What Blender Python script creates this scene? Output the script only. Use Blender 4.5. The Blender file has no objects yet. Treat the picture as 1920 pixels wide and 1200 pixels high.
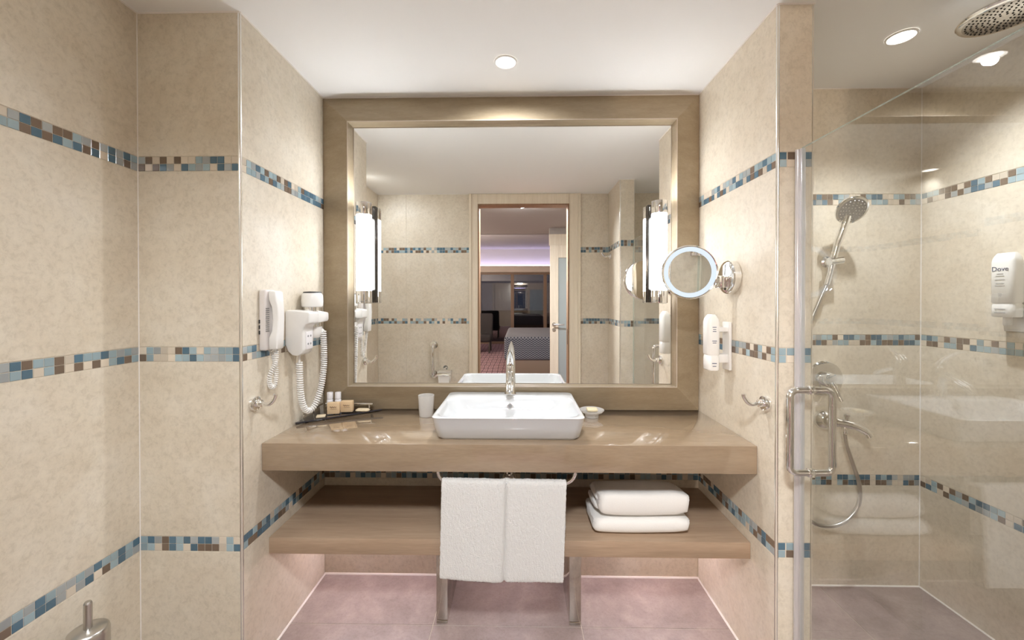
import bpy, bmesh, math, random
from mathutils import Vector, Matrix
random.seed(7)
SC = bpy.context.scene
COL = SC.collection
PI = math.pi

# ------------------------------------------------------------------ camera
cam_d = bpy.data.cameras.new('camera')
cam_d.sensor_fit = 'HORIZONTAL'; cam_d.sensor_width = 36.0
cam_d.lens = 36.0 * 750.0 / 1920.0
cam_d.shift_y = -30.2 / 1920.0
cam_d.clip_start = 0.01; cam_d.clip_end = 60
cam = bpy.data.objects.new('camera', cam_d); COL.objects.link(cam)
def _cam():
    yaw, pit, rol = 0.0186, -0.0063, -0.0006
    f = Vector((-math.sin(yaw)*math.cos(pit), math.cos(yaw)*math.cos(pit), math.sin(pit)))
    r = Vector((math.cos(yaw), math.sin(yaw), 0)); u = r.cross(f)
    R = math.cos(rol)*r + math.sin(rol)*u; U = -math.sin(rol)*r + math.cos(rol)*u
    m = Matrix((( R.x, U.x, -f.x, 0.0), (R.y, U.y, -f.y, -1.9225), (R.z, U.z, -f.z, 1.3244), (0, 0, 0, 1)))
    cam.matrix_world = m
_cam()
SC.camera = cam
# ------------------------------------------------------------------ world, exposure
w = bpy.data.worlds.new('world'); SC.world = w; w.use_nodes = True
w.node_tree.nodes['Background'].inputs[0].default_value = (0.012, 0.014, 0.022, 1)
w.node_tree.nodes['Background'].inputs[1].default_value = 1.0
vs = SC.view_settings
vs.view_transform = 'Standard'; vs.look = 'None'; vs.gamma = 1.0; vs.use_curve_mapping = False
vs.exposure = 2.88
SC.cycles.max_bounces = 8; SC.cycles.diffuse_bounces = 4; SC.cycles.glossy_bounces = 5
SC.cycles.use_adaptive_sampling = True; SC.cycles.adaptive_threshold = 0.1
SC.cycles.transparent_max_bounces = 24; SC.cycles.transmission_bounces = 8
SC.cycles.sample_clamp_indirect = 6.0
SC.cycles.use_denoising = True
# light levels (used by the lamp builders)
E_UP_FILL = 18
E_SCONCE = 1.28
W_DOWN = 4.8
W_TOILET_FILL = 2.4
W_SHOWER = 8
E_LED = 5.6
E_RING = .14
E_COVE = 1.8
E_HALL_FILL = 37
W_BED_FILL = 45

# ------------------------------------------------------------------ materials
def lin(c):
    c = c / 255.0
    return c / 12.92 if c <= 0.04045 else ((c + 0.055) / 1.055) ** 2.4
def rgb(r, g, b): return (lin(r), lin(g), lin(b), 1.0)
MATS = {}
def mat(name, col, rough=0.5, metal=0.0, spec=0.5, **kw):
    m = bpy.data.materials.new(name); m.use_nodes = True
    b = m.node_tree.nodes['Principled BSDF']
    b.inputs['Base Color'].default_value = col
    b.inputs['Roughness'].default_value = rough
    b.inputs['Metallic'].default_value = metal
    b.inputs['Specular IOR Level'].default_value = spec
    for k, v in kw.items(): b.inputs[k.replace('_', ' ')].default_value = v
    MATS[name] = m
    return m
def noise(nt, scale, detail=4, rough=0.6, vec=None, dist=0.0):
    n = nt.nodes.new('ShaderNodeTexNoise'); n.inputs['Scale'].default_value = scale
    n.inputs['Detail'].default_value = detail; n.inputs['Roughness'].default_value = rough
    n.inputs['Distortion'].default_value = dist
    if vec is not None: nt.links.new(vec, n.inputs['Vector'])
    return n
def ramp(nt, src, stops):
    r = nt.nodes.new('ShaderNodeValToRGB')
    while len(r.color_ramp.elements) < len(stops): r.color_ramp.elements.new(0.5)
    for e, (p, c) in zip(r.color_ramp.elements, stops): e.position = p; e.color = c
    nt.links.new(src, r.inputs['Fac']); return r
def mixc(nt, a, b, fac, mode='MIX'):
    m = nt.nodes.new('ShaderNodeMix'); m.data_type = 'RGBA'; m.blend_type = mode
    for s, k in ((a, 6), (b, 7)):
        if hasattr(s, 'is_output'): nt.links.new(s, m.inputs[k])
        else: m.inputs[k].default_value = s
    if hasattr(fac, 'is_output'): nt.links.new(fac, m.inputs[0])
    else: m.inputs[0].default_value = fac
    return m.outputs[2]
def bump(nt, src, strength, dist=0.002):
    b = nt.nodes.new('ShaderNodeBump'); b.inputs['Strength'].default_value = strength
    b.inputs['Distance'].default_value = dist
    nt.links.new(src, b.inputs['Height'])
    nt.links.new(b.outputs['Normal'], nt.nodes['Principled BSDF'].inputs['Normal'])
def worldpos(nt):
    g = nt.nodes.new('ShaderNodeNewGeometry'); return g.outputs['Position']
def stone(name, dark, mid, light, rough=0.45, scale=5.0, fleck=0.35, spec=0.4):
    m = mat(name, mid, rough, spec=spec); nt = m.node_tree; b = nt.nodes['Principled BSDF']
    p = worldpos(nt)
    a = noise(nt, scale, 3, 0.72, p, 0.3)
    base = ramp(nt, a.outputs['Fac'], [(0.30, dark), (0.52, mid), (0.72, light)])
    f = noise(nt, scale*17, 4, 0.78, p, 0.4)
    fr = ramp(nt, f.outputs['Fac'], [(0.34, (0.74,0.72,0.68,1)), (0.50, (1,1,1,1)), (0.68, (1.14,1.14,1.14,1))])
    c0 = mixc(nt, base.outputs['Color'], fr.outputs['Color'], fleck, 'MULTIPLY')
    v = nt.nodes.new('ShaderNodeTexNoise'); v.inputs['Scale'].default_value = scale*9; v.inputs['Detail'].default_value = 1.5; v.inputs['Distortion'].default_value = 2.5
    nt.links.new(p, v.inputs['Vector'])
    vr = ramp(nt, v.outputs['Fac'], [(0.485, (0,0,0,1)), (0.5, (0.30,0.30,0.30,1)), (0.515, (0,0,0,1))])
    c = mixc(nt, c0, light, vr.outputs['Color'])
    nt.links.new(c, b.inputs['Base Color'])
    return m
stone('wall_tile', rgb(213,200,179), rgb(220,209,190), rgb(227,218,202), 0.42, 3.2, 0.45)
stone('floor_tile', rgb(143,129,123), rgb(159,144,137), rgb(176,161,153), 0.38, 5.0, 0.45)
mat('grout', rgb(214,203,186), 0.9, spec=0.1)
mat('sealant', rgb(236,230,222), 0.45)
mat('ceiling_paint', rgb(244,243,240), 0.9, spec=0.1)
def streaky(name, dark, mid, light, rough, axis_scale, spec=0.5, coat=0.0):
    m = mat(name, mid, rough, spec=spec); nt = m.node_tree; b = nt.nodes['Principled BSDF']
    p = worldpos(nt)
    mp = nt.nodes.new('ShaderNodeMapping'); mp.inputs['Scale'].default_value = axis_scale
    nt.links.new(p, mp.inputs['Vector'])
    a = noise(nt, 6.0, 4, 0.7, mp.outputs['Vector'], 0.2)
    r = ramp(nt, a.outputs['Fac'], [(0.28, dark), (0.5, mid), (0.75, light)])
    f = noise(nt, 70, 2, 0.6, mp.outputs['Vector'])
    fr = ramp(nt, f.outputs['Fac'], [(0.3, (0.8,0.8,0.8,1)), (0.7, (1.1,1.1,1.1,1))])
    nt.links.new(mixc(nt, r.outputs['Color'], fr.outputs['Color'], 0.35, 'MULTIPLY'), b.inputs['Base Color'])
    b.inputs['Coat Weight'].default_value = coat; b.inputs['Coat Roughness'].default_value = 0.03
    return m
streaky('counter_stone', rgb(150,128,104), rgb(161,139,114), rgb(171,150,125), 0.07, (0.35, 2.2, 2.2), 0.6, 1.0)
streaky('shelf_laminate', rgb(164,139,115), rgb(178,152,127), rgb(190,166,141), 0.35, (0.25, 4.0, 4.0), 0.4)
streaky('frame_laminate', rgb(150,132,107), rgb(160,143,117), rgb(170,153,128), 0.30, (0.6, 3, 3), 0.4)
streaky('door_wood', rgb(222,207,184), rgb(231,217,195), rgb(238,226,206), 0.45, (9, 9, 0.35), 0.35)
streaky('jamb_wood', rgb(138,106,80), rgb(150,117,90), rgb(162,130,102), 0.4, (9, 9, 0.35), 0.35)
mat('chrome', (0.86,0.86,0.85,1), 0.06, 1.0)
mat('support_chrome', (0.56,0.52,0.46,1), 0.07, 1.0)
mat('dark_chrome', (0.12,0.115,0.105,1), 0.16, 1.0)
mat('brushed_steel', (0.60,0.58,0.55,1), 0.28, 1.0)
mat('trim_metal', (0.88,0.87,0.84,1), 0.18, 1.0)
mat('mirror_silver', (0.95,0.955,0.94,1), 0.0, 1.0)
mat('ceramic', rgb(218,219,219), 0.07, spec=0.6, Coat_Weight=0.4)
mat('white_plastic', rgb(236,233,228), 0.28)
mat('phone_plastic', rgb(226,219,214), 0.32)
mat('grey_plastic', rgb(150,148,146), 0.35)
mat('dark_plastic', rgb(38,36,36), 0.4)
mat('dispenser_plastic', rgb(247,245,240), 0.25)
mat('ink', rgb(70,78,110), 0.5)
mat('ink_brown', rgb(108,70,50), 0.6)
mat('kraft', rgb(222,192,152), 0.7)
mat('kraft_light', rgb(222,196,158), 0.7)
mat('soap', rgb(240,224,186), 0.45)
mat('wrapper', rgb(226,208,176), 0.4)
mat('bottle_white', rgb(240,236,236), 0.3)
mat('black_glass', rgb(26,28,40), 0.05, spec=0.7)
mat('rubber', rgb(50,48,46), 0.7)
mat('sanitary_paper', rgb(244,241,236), 0.9)
mat('pelmet', rgb(190,176,160), 0.6)
mat('bed_wall', rgb(192,188,188), 0.85)
mat('hall_paint', rgb(168,161,154), 0.85)
mat('bed_base', rgb(150,128,108), 0.6)
mat('pillow_fabric', rgb(232,222,218), 0.9)
mat('lounge_fabric', rgb(52,48,48), 0.85)
mat('window_frame', rgb(132,108,88), 0.5)
mat('stone_dark', rgb(80,74,70), 0.4)
for nme, c in dict(tile_deep_blue=(88,117,134), tile_pale_blue=(158,178,184), tile_brown=(122,104,88), tile_cream=(218,205,186), tile_grey_blue=(170,174,173)).items():
    m = mat(nme, rgb(*c), 0.12, spec=0.6)
    nt = m.node_tree
    oi = nt.nodes.new('ShaderNodeObjectInfo')
    r = ramp(nt, oi.outputs['Random'], [(0.0, (0.82,0.82,0.82,1)), (1.0, (1.12,1.12,1.12,1))])
    nt.links.new(mixc(nt, rgb(*c), r.outputs['Color'], 1.0, 'MULTIPLY'), nt.nodes['Principled BSDF'].inputs['Base Color'])
TILE_MATS = ['tile_deep_blue', 'tile_pale_blue', 'tile_brown', 'tile_cream', 'tile_grey_blue']
TILE_W = [0.21, 0.25, 0.22, 0.19, 0.13]
# terry towel
m = mat('terry', rgb(240,237,231), 0.95, spec=0.1, Sheen_Weight=0.3)
n1 = noise(m.node_tree, 260, 3, 0.7, worldpos(m.node_tree)); bump(m.node_tree, n1.outputs['Fac'], 0.8, 0.005)
m = mat('terry_smooth', rgb(240,237,231), 0.95, spec=0.1, Sheen_Weight=0.3)
n1 = noise(m.node_tree, 420, 2, 0.6, worldpos(m.node_tree)); bump(m.node_tree, n1.outputs['Fac'], 0.35, 0.002)
# zigzag bed throw
m = mat('throw_fabric', rgb(96,98,108), 0.9); nt = m.node_tree
wv = nt.nodes.new('ShaderNodeTexWave'); wv.bands_direction = 'Z'; wv.inputs['Scale'].default_value = 9.0
sep = nt.nodes.new('ShaderNodeSeparateXYZ'); nt.links.new(worldpos(nt), sep.inputs[0])
pp = nt.nodes.new('ShaderNodeMath'); pp.operation = 'PINGPONG'; pp.inputs[1].default_value = 0.028; nt.links.new(sep.outputs[0], pp.inputs[0])
ad = nt.nodes.new('ShaderNodeMath'); ad.operation = 'ADD'; nt.links.new(sep.outputs[2], ad.inputs[0]); nt.links.new(pp.outputs[0], ad.inputs[1])
ad2 = nt.nodes.new('ShaderNodeMath'); ad2.operation = 'ADD'; nt.links.new(ad.outputs[0], ad2.inputs[0]); nt.links.new(sep.outputs[1], ad2.inputs[1])
cmb = nt.nodes.new('ShaderNodeCombineXYZ'); nt.links.new(ad2.outputs[0], cmb.inputs[2]); nt.links.new(cmb.outputs[0], wv.inputs['Vector'])
r = ramp(nt, wv.outputs['Fac'], [(0.35, rgb(62,66,78)), (0.65, rgb(150,150,154))])
nt.links.new(r.outputs['Color'], nt.nodes['Principled BSDF'].inputs['Base Color'])
# carpet with rings
m = mat('carpet', rgb(150,118,118), 0.95, spec=0.1); nt = m.node_tree
mp = nt.nodes.new('ShaderNodeMapping'); mp.inputs['Scale'].default_value = (6.5, 1.7, 1)
nt.links.new(worldpos(nt), mp.inputs['Vector'])
vo = nt.nodes.new('ShaderNodeTexVoronoi'); vo.feature = 'DISTANCE_TO_EDGE'; vo.inputs['Randomness'].default_value = 0.25; vo.inputs['Scale'].default_value = 1.6
nt.links.new(mp.outputs['Vector'], vo.inputs['Vector'])
r = ramp(nt, vo.outputs['Distance'], [(0.05, rgb(106,84,90)), (0.12, rgb(180,152,154)), (0.4, rgb(152,122,128))])
nt.links.new(r.outputs['Color'], nt.nodes['Principled BSDF'].inputs['Base Color'])
def emis(name, col, strength):
    m = bpy.data.materials.new(name); m.use_nodes = True; nt = m.node_tree
    nt.nodes.remove(nt.nodes['Principled BSDF'])
    e = nt.nodes.new('ShaderNodeEmission'); e.inputs[0].default_value = col; e.inputs[1].default_value = strength
    nt.links.new(e.outputs[0], nt.nodes['Material Output'].inputs[0]); MATS[name] = m
emis('sconce_glow', (0.955, 1.0, 1.06, 1), E_SCONCE)
emis('up_fill_glow', (0.955, 1.0, 1.06, 1), E_UP_FILL)
emis('down_glow', (1.0, 0.95, 0.88, 1), 1.2)
emis('led_glow', (1.0, 0.87, 1.02, 1), E_LED)
emis('ring_glow', (0.80, 0.90, 1.0, 1), E_RING)
emis('cove_glow', (0.66, 0.60, 1.0, 1), E_COVE)
emis('hall_fill_glow', (0.955, 1.0, 1.06, 1), E_HALL_FILL)
emis('fill_shade_glow', (1.0, 0.80, 0.6, 1), 3.0)
def clear_glass(name, tint, ior, extra=0.0, rough=0.0, opaque=None):
    # thin sheet: clear transmission plus a Schlick reflection at each face
    m = bpy.data.materials.new(name); m.use_nodes = True; nt = m.node_tree
    nt.nodes.remove(nt.nodes['Principled BSDF'])
    g = nt.nodes.new('ShaderNodeNewGeometry')
    d = nt.nodes.new('ShaderNodeVectorMath'); d.operation = 'DOT_PRODUCT'
    nt.links.new(g.outputs['Normal'], d.inputs[0]); nt.links.new(g.outputs['Incoming'], d.inputs[1])
    def mth(op, a, b=None):
        n = nt.nodes.new('ShaderNodeMath'); n.operation = op
        for i, s in enumerate((a, b)):
            if s is None: continue
            if hasattr(s, 'is_output'): nt.links.new(s, n.inputs[i])
            else: n.inputs[i].default_value = s
        return n.outputs[0]
    c = mth('ABSOLUTE', d.outputs['Value'])
    k = mth('POWER', mth('SUBTRACT', 1.0, c), 5.0)
    f0 = ((ior-1)/(ior+1))**2 + extra
    fr = mth('ADD', mth('MULTIPLY', k, 1-f0), f0)
    t = nt.nodes.new('ShaderNodeBsdfTransparent'); t.inputs[0].default_value = tint
    gl = nt.nodes.new('ShaderNodeBsdfGlossy'); gl.inputs['Roughness'].default_value = rough; gl.inputs[0].default_value = (1,1,1,1)
    mx = nt.nodes.new('ShaderNodeMixShader')
    nt.links.new(fr, mx.inputs[0])
    body = t.outputs[0]
    if opaque:
        df = nt.nodes.new('ShaderNodeBsdfDiffuse'); df.inputs[0].default_value = opaque[0]
        tr = nt.nodes.new('ShaderNodeBsdfTranslucent'); tr.inputs[0].default_value = opaque[0]
        m0 = nt.nodes.new('ShaderNodeMixShader'); m0.inputs[0].default_value = 0.5
        nt.links.new(df.outputs[0], m0.inputs[1]); nt.links.new(tr.outputs[0], m0.inputs[2])
        m1 = nt.nodes.new('ShaderNodeMixShader'); m1.inputs[0].default_value = opaque[1]
        nt.links.new(t.outputs[0], m1.inputs[1]); nt.links.new(m0.outputs[0], m1.inputs[2]); body = m1.outputs[0]
    nt.links.new(body, mx.inputs[1]); nt.links.new(gl.outputs[0], mx.inputs[2])
    nt.links.new(mx.outputs[0], nt.nodes['Material Output'].inputs[0]); MATS[name] = m
clear_glass('shower_glass', (0.965, 0.972, 0.965, 1), 1.52, 0.04)
clear_glass('glass_edge', (0.70, 0.80, 0.76, 1), 1.5, 0.05, 0.1, ((0.55,0.66,0.62,1), 0.45))
clear_glass('seal_plastic', (0.9, 0.9, 0.9, 1), 1.5, 0.10, 0.15, ((0.86,0.83,0.84,1), 0.55))
clear_glass('frosted_cup', (0.95, 0.95, 0.95, 1), 1.45, 0.0, 0.3, ((0.92,0.90,0.87,1), 0.72))
clear_glass('frosted_pane', (0.9, 0.95, 0.95, 1), 1.45, 0.0, 0.3, ((0.60,0.66,0.66,1), 0.9))
clear_glass('tray_glass', (0.22, 0.24, 0.34, 1), 1.5, 0.03, 0.02, ((0.045,0.045,0.065,1), 0.85))
clear_glass('window_glass', (0.5, 0.5, 0.5, 1), 1.5, 0.10)

# ------------------------------------------------------------------ mesh helpers
def BM(): return bmesh.new()
def rotm(axis, a): return Matrix.Rotation(a, 3, axis)
def box(bm, x0, x1, y0, y1, z0, z1, bev=0.0, seg=2, M=None):
    vs_ = [Vector((x, y, z)) for x in (x0, x1) for y in (y0, y1) for z in (z0, z1)]
    c = Vector(((x0+x1)/2, (y0+y1)/2, (z0+z1)/2))
    b2 = bmesh.new()
    V = [b2.verts.new(v) for v in vs_]
    for f in ((0,1,3,2), (4,6,7,5), (0,4,5,1), (2,3,7,6), (0,2,6,4), (1,5,7,3)): b2.faces.new([V[i] for i in f])
    bmesh.ops.recalc_face_normals(b2, faces=b2.faces)
    if bev > 0: bmesh.ops.bevel(b2, geom=list(b2.edges), offset=bev, segments=seg, affect='EDGES', profile=0.5)
    if M is not None:
        for v in b2.verts: v.co = M @ (v.co - c) + c
    merge(bm, b2)
def merge(bm, b2):
    mp = {v: bm.verts.new(v.co) for v in b2.verts}
    for f in b2.faces:
        try:
            nf = bm.faces.new([mp[v] for v in f.verts]); nf.material_index = f.material_index
        except ValueError: pass
    b2.free()
def loft(bm, rings, cap0=True, cap1=True, closed=True):
    R = [[bm.verts.new(p) for p in r] for r in rings]
    n = len(R[0])
    for a, b in zip(R[:-1], R[1:]):
        for i in range(n if closed else n-1):
            j = (i+1) % n
            bm.faces.new((a[i], a[j], b[j], b[i]))
    if cap0: bm.faces.new(list(reversed(R[0])))
    if cap1: bm.faces.new(R[-1])
    return R
def frame_of(d, up=Vector((0,0,1))):
    d = d.normalized()
    if abs(d.dot(up)) > 0.98: up = Vector((0,1,0)) if abs(d.y) < 0.9 else Vector((1,0,0))
    s = d.cross(up).normalized(); return s, s.cross(d).normalized()
def tube(bm, pts, r, n=12, caps=True):
    pts = [Vector(p) for p in pts]
    rr = r if isinstance(r, (list, tuple)) else [r]*len(pts)
    rings = []; s = None
    for i, p in enumerate(pts):
        d = (pts[min(i+1, len(pts)-1)] - pts[max(i-1, 0)]).normalized()
        if s is None: s, u = frame_of(d)
        else:
            s = (s - d*s.dot(d)).normalized(); u = s.cross(d).normalized()
        rings.append([p + rr[i]*(math.cos(2*PI*k/n)*s + math.sin(2*PI*k/n)*u) for k in range(n)])
    loft(bm, rings, caps, caps)
def lathe(bm, prof, c=(0,0,0), axis=(0,0,1), n=24, cap0=True, cap1=True):
    """prof: (radius, distance along axis)"""
    c = Vector(c); a = Vector(axis).normalized(); s, u = frame_of(a)
    loft(bm, [[c + a*h + r*(math.cos(2*PI*k/n)*s + math.sin(2*PI*k/n)*u) for k in range(n)] for r, h in prof], cap0, cap1)
def cat(pts, n=8):
    P = [Vector(p) for p in pts]; P = [2*P[0]-P[1]] + P + [2*P[-1]-P[-2]]
    out = []
    for i in range(1, len(P)-2):
        a, b, c, d = P[i-1:i+3]
        for k in range(n):
            t = k/n
            out.append(0.5*((2*b) + (c-a)*t + (2*a-5*b+4*c-d)*t*t + (3*b-a-3*c+d)*t**3))
    out.append(P[-2]); return out
def coil(bm, pts, R, r, turns, per=10, n=6):
    path = cat(pts, 24)
    L = [0.0]
    for a, b in zip(path[:-1], path[1:]): L.append(L[-1] + (b-a).length)
    out = []; N = turns*per; s = None; j = 0
    for i in range(N+1):
        t = L[-1]*i/N
        while j < len(L)-2 and L[j+1] < t: j += 1
        f = (t-L[j]) / max(1e-9, L[j+1]-L[j]); p = path[j].lerp(path[j+1], f); d = (path[j+1]-path[j]).normalized()
        if s is None: s, u = frame_of(d)
        else:
            s = (s - d*s.dot(d)).normalized(); u = s.cross(d).normalized()
        a = 2*PI*i/per
        out.append(p + R*(math.cos(a)*s + math.sin(a)*u))
    tube(bm, out, r, n)
def rrect(x0, x1, y0, y1, r, z, n=6):
    out = []
    for cx, cy, a0 in ((x1-r, y1-r, 0), (x0+r, y1-r, PI/2), (x0+r, y0+r, PI), (x1-r, y0+r, 3*PI/2)):
        for k in range(n+1):
            a = a0 + PI/2*k/n; out.append(Vector((cx + r*math.cos(a), cy + r*math.sin(a), z)))
    return out
def prism(bm, poly, axis, a, b, bev=0.0):
    """poly of (p,q) in the other two axes (cyclic order), extruded along axis a..b"""
    def P(p, q, h):
        return {'x': (h, p, q), 'y': (p, h, q), 'z': (p, q, h)}[axis]
    b2 = bmesh.new()
    loft(b2, [[Vector(P(p, q, a)) for p, q in poly], [Vector(P(p, q, b)) for p, q in poly]])
    bmesh.ops.recalc_face_normals(b2, faces=b2.faces)
    if bev: bmesh.ops.bevel(b2, geom=list(b2.edges), offset=bev, segments=2, affect='EDGES', profile=0.5)
    merge(bm, b2)
def finish(bm, name, mats, smooth=True, ang=38):
    bmesh.ops.recalc_face_normals(bm, faces=bm.faces)
    me = bpy.data.meshes.new(name); bm.to_mesh(me); bm.free()
    for mm in ([mats] if isinstance(mats, str) else mats): me.materials.append(MATS[mm])
    if smooth:
        me.polygons.foreach_set('use_smooth', [True]*len(me.polygons)); me.set_sharp_from_angle(angle=math.radians(ang))
    return me
def obj(name, bm, mats, parent=None, loc=None, smooth=True, label=None, kind=None, ang=38):
    """bm is in world coordinates; the object's origin goes to loc (or its parent's origin)."""
    base = Vector(loc) if loc is not None else (parent_origin(parent) if parent else Vector((0,0,0)))
    bmesh.ops.translate(bm, verts=bm.verts, vec=-base)
    o = bpy.data.objects.new(name, finish(bm, name, mats, smooth, ang)); COL.objects.link(o)
    if parent: o.parent = parent; o.location = base - parent_origin(parent)
    else: o.location = base
    if label: o['label'] = label
    if kind: o['kind'] = kind
    return o
def parent_origin(o):
    p = Vector((0,0,0))
    while o: p += o.location; o = o.parent
    return p
def thing(name, label, category, loc, group=None):
    o = bpy.data.objects.new(name, None); o.empty_display_size = 0.03; COL.objects.link(o); o.location = loc
    o['label'] = label; o['category'] = category
    if group: o['group'] = group
    return o
def tag(o, label, category, group=None):
    o['label'] = label; o['category'] = category
    if group: o['group'] = group
    return o
def struct(name, bm, mats, label, loc=(0,0,0), smooth=False):
    o = obj(name, bm, mats, None, loc, smooth); o['kind'] = 'structure'; o['label'] = label; return o
def text_mesh(s, size, M, name, matname, parent, ext=0.0004):
    c = bpy.data.curves.new(name, 'FONT'); c.body = s; c.size = size; c.extrude = ext; c.align_x = 'CENTER'; c.align_y = 'CENTER'
    t = bpy.data.objects.new(name+'_tmp', c); COL.objects.link(t)
    dg = bpy.context.evaluated_depsgraph_get()
    me = bpy.data.meshes.new_from_object(t.evaluated_get(dg)); bpy.data.objects.remove(t)
    me.transform(Matrix.Translation(-parent_origin(parent)) @ M); me.materials.clear(); me.materials.append(MATS[matname])
    o = bpy.data.objects.new(name, me); COL.objects.link(o); o.parent = parent
    return o

# ------------------------------------------------------------------ room dimensions
XL, XR = -0.9475, 0.854           # alcove side walls
XW = -1.3025                      # long left wall
YC = -0.578                       # front ends of the alcove walls
XP = 0.975                        # shower side of the partition
XS, YS = 1.854, -0.04             # shower right and back walls
YR = -1.77                        # rear wall
H = 2.307
BANDS = (0.494, 1.144, 1.794)
STUB_X0, STUB_X1, STUB_Y = 0.809, 0.93, -1.351
G = 0.0016                        # how far tiles stand proud of the grout

# ---- mosaic pieces: shared meshes, facing local -Y, base at y=0, centred
def piece_mesh(name, wdt, hgt, matname, cham=0.0007):
    bm = BM(); a, b = wdt/2, hgt/2; c = cham
    loft(bm, [[Vector((-a,0,-b)), Vector((a,0,-b)), Vector((a,0,b)), Vector((-a,0,b))],
              [Vector((-a,-G+c,-b)), Vector((a,-G+c,-b)), Vector((a,-G+c,b)), Vector((-a,-G+c,b))],
              [Vector((-a+c,-G,-b+c)), Vector((a-c,-G,-b+c)), Vector((a-c,-G,b-c)), Vector((-a+c,-G,b-c))]], False, True)
    return finish(bm, name, matname, False)
MOS = [piece_mesh('mosaic_tile', 0.0232, 0.0232, mm) for mm in TILE_MATS]
PANEL_CACHE = {}
def panel_mesh(wdt, hgt, matname='wall_tile'):
    k = (round(wdt, 4), round(hgt, 4), matname)
    if k not in PANEL_CACHE: PANEL_CACHE[k] = piece_mesh('wall_tile', wdt, hgt, matname, 0.0006)
    return PANEL_CACHE[k]
def face_rot(n):
    return {'-y': 0.0, '+x': PI/2, '+y': PI, '-x': -PI/2}[n]
def tile_face(parent, normal, plane, a0, a1, bands=True, z0=0.0, z1=H, joints=(), singles=None):
    """clads one face: plane = coordinate of the finished tile face, a0..a1 along the horizontal.
    singles: (lo, hi) stretch where mosaic pieces are objects of their own; the rest is joined."""
    rz = face_rot(normal); sgn = 1 if normal[0] == '+' else -1
    base = plane - sgn*G
    def place(me, a, z, name):
        o = bpy.data.objects.new(name, me); COL.objects.link(o); o.parent = parent
        o.location = ((a, base, z) if normal[1] == 'y' else (base, a, z)); o.rotation_euler = (0, 0, rz); return o
    cuts = [a0] + sorted(joints) + [a1]
    zs = [(0.0, BANDS[0]-.025), (BANDS[0]+.025, BANDS[1]-.025), (BANDS[1]+.025, BANDS[2]-.025), (BANDS[2]+.025, H)]
    for lo, hi in zs:
        lo, hi = max(lo, z0), min(hi, z1)
        if hi - lo < 0.01: continue
        for c0, c1 in zip(cuts[:-1], cuts[1:]):
            place(panel_mesh(c1-c0-0.0022, hi-lo-0.0022), (c0+c1)/2, (lo+hi)/2, 'wall_tile')
    if not bands: return
    lo_s, hi_s = singles if singles else (a0, a1)
    rest = BM(); nrest = 0
    n = max(1, round((a1-a0)/0.025)); st = (a1-a0)/n
    R = Matrix.Rotation(rz, 4, 'Z')
    for bz in BANDS:
        if bz-.02 < z0 or bz+.02 > z1: continue
        for i in range(n):
            a = a0 + (i+.5)*st
            for row in (-1, 1):
                k = random.choices(range(5), TILE_W)[0]; z = bz + row*0.0124
                if lo_s <= a <= hi_s: place(MOS[k], a, z, 'mosaic_tile')
                else:
                    p = Vector((a, base, z)) if normal[1] == 'y' else Vector((base, a, z))
                    mp = [rest.verts.new((R @ v.co) + p) for v in MOS[k].vertices]
                    for f in MOS[k].polygons:
                        nf = rest.faces.new([mp[q] for q in f.vertices]); nf.material_index = k
                    nrest += 1
    if nrest:
        o = obj('mosaic_tiles', rest, TILE_MATS, parent, smooth=False); o['kind'] = 'stuff'
    else: rest.free()

# ------------------------------------------------------------------ SETTING
NONE = (1e3, 1e4)
bm = BM(); box(bm, XW-.15, XL-G, YC+G, 0.12, -.05, H+.02); wl = struct('wall_alcove_left', bm, 'grout', 'beige tiled wall block left of the vanity')
tile_face(wl, '+x', XL, YC+.006, -.0, singles=None)
tile_face(wl, '-y', YC, XW, XL-.006)
bm = BM(); box(bm, XR+G, XP-G, YC+G, 0.12, -.05, H+.02); wr = struct('wall_alcove_right', bm, 'grout', 'beige tiled partition between vanity and shower')
tile_face(wr, '-x', XR, YC+.006, 0.0)
tile_face(wr, '-y', YC, XR+.006, XP-.006)
tile_face(wr, '+x', XP, YC+.006, YS, singles=NONE)
bm = BM(); box(bm, XL-.02, XR+.02, G, 0.12, -.05, H+.02); wb = struct('wall_back', bm, 'grout', 'tiled wall behind the vanity')
tile_face(wb, '-y', 0.0, XL, XR, z1=0.80, joints=(-.355, .252))
bm = BM(); box(bm, XW-.15, XW-G, YR-.1, YC+.02, -.05, H+.02); w_l = struct('wall_left', bm, 'grout', 'long beige tiled wall on the left')
tile_face(w_l, '+x', XW, YR, YC, singles=(-1.15, YC))
bm = BM(); box(bm, XP-.02, XS+.15, YS+G, 0.12, -.05, H+.02); w_sb = struct('wall_shower_back', bm, 'grout', 'tiled back wall of the shower')
tile_face(w_sb, '-y', YS, XP, XS)
bm = BM(); box(bm, XS+G, XS+.15, YR-.1, YS+.02, -.05, H+.02); w_sr = struct('wall_shower_right', bm, 'grout', 'tiled right wall of the shower')
tile_face(w_sr, '-x', XS, YR, YS, joints=(-1.24,), singles=(-0.97, YS))
bm = BM(); box(bm, XW-.02, -.46, YR-.10, YR-G, -.05, H+.02); w_rl = struct('wall_rear_left', bm, 'grout', 'tiled rear wall left of the doorway')
tile_face(w_rl, '+y', YR, XW, -.46, singles=NONE, joints=(-1.04,))
bm = BM(); box(bm, .556, XS+.02, YR-.10, YR-G, -.05, H+.02); w_rr = struct('wall_rear_right', bm, 'grout', 'tiled rear wall right of the doorway')
tile_face(w_rr, '+y', YR, .556, STUB_X0, singles=NONE)
tile_face(w_rr, '+y', YR, STUB_X1, XS, singles=NONE)
bm = BM(); box(bm, STUB_X0+G, STUB_X1-G, YR-.02, STUB_Y-G, -.05, H+.02); w_st = struct('wall_shower_front', bm, 'grout', 'short tiled wall stub beside the shower door hinges')
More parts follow.
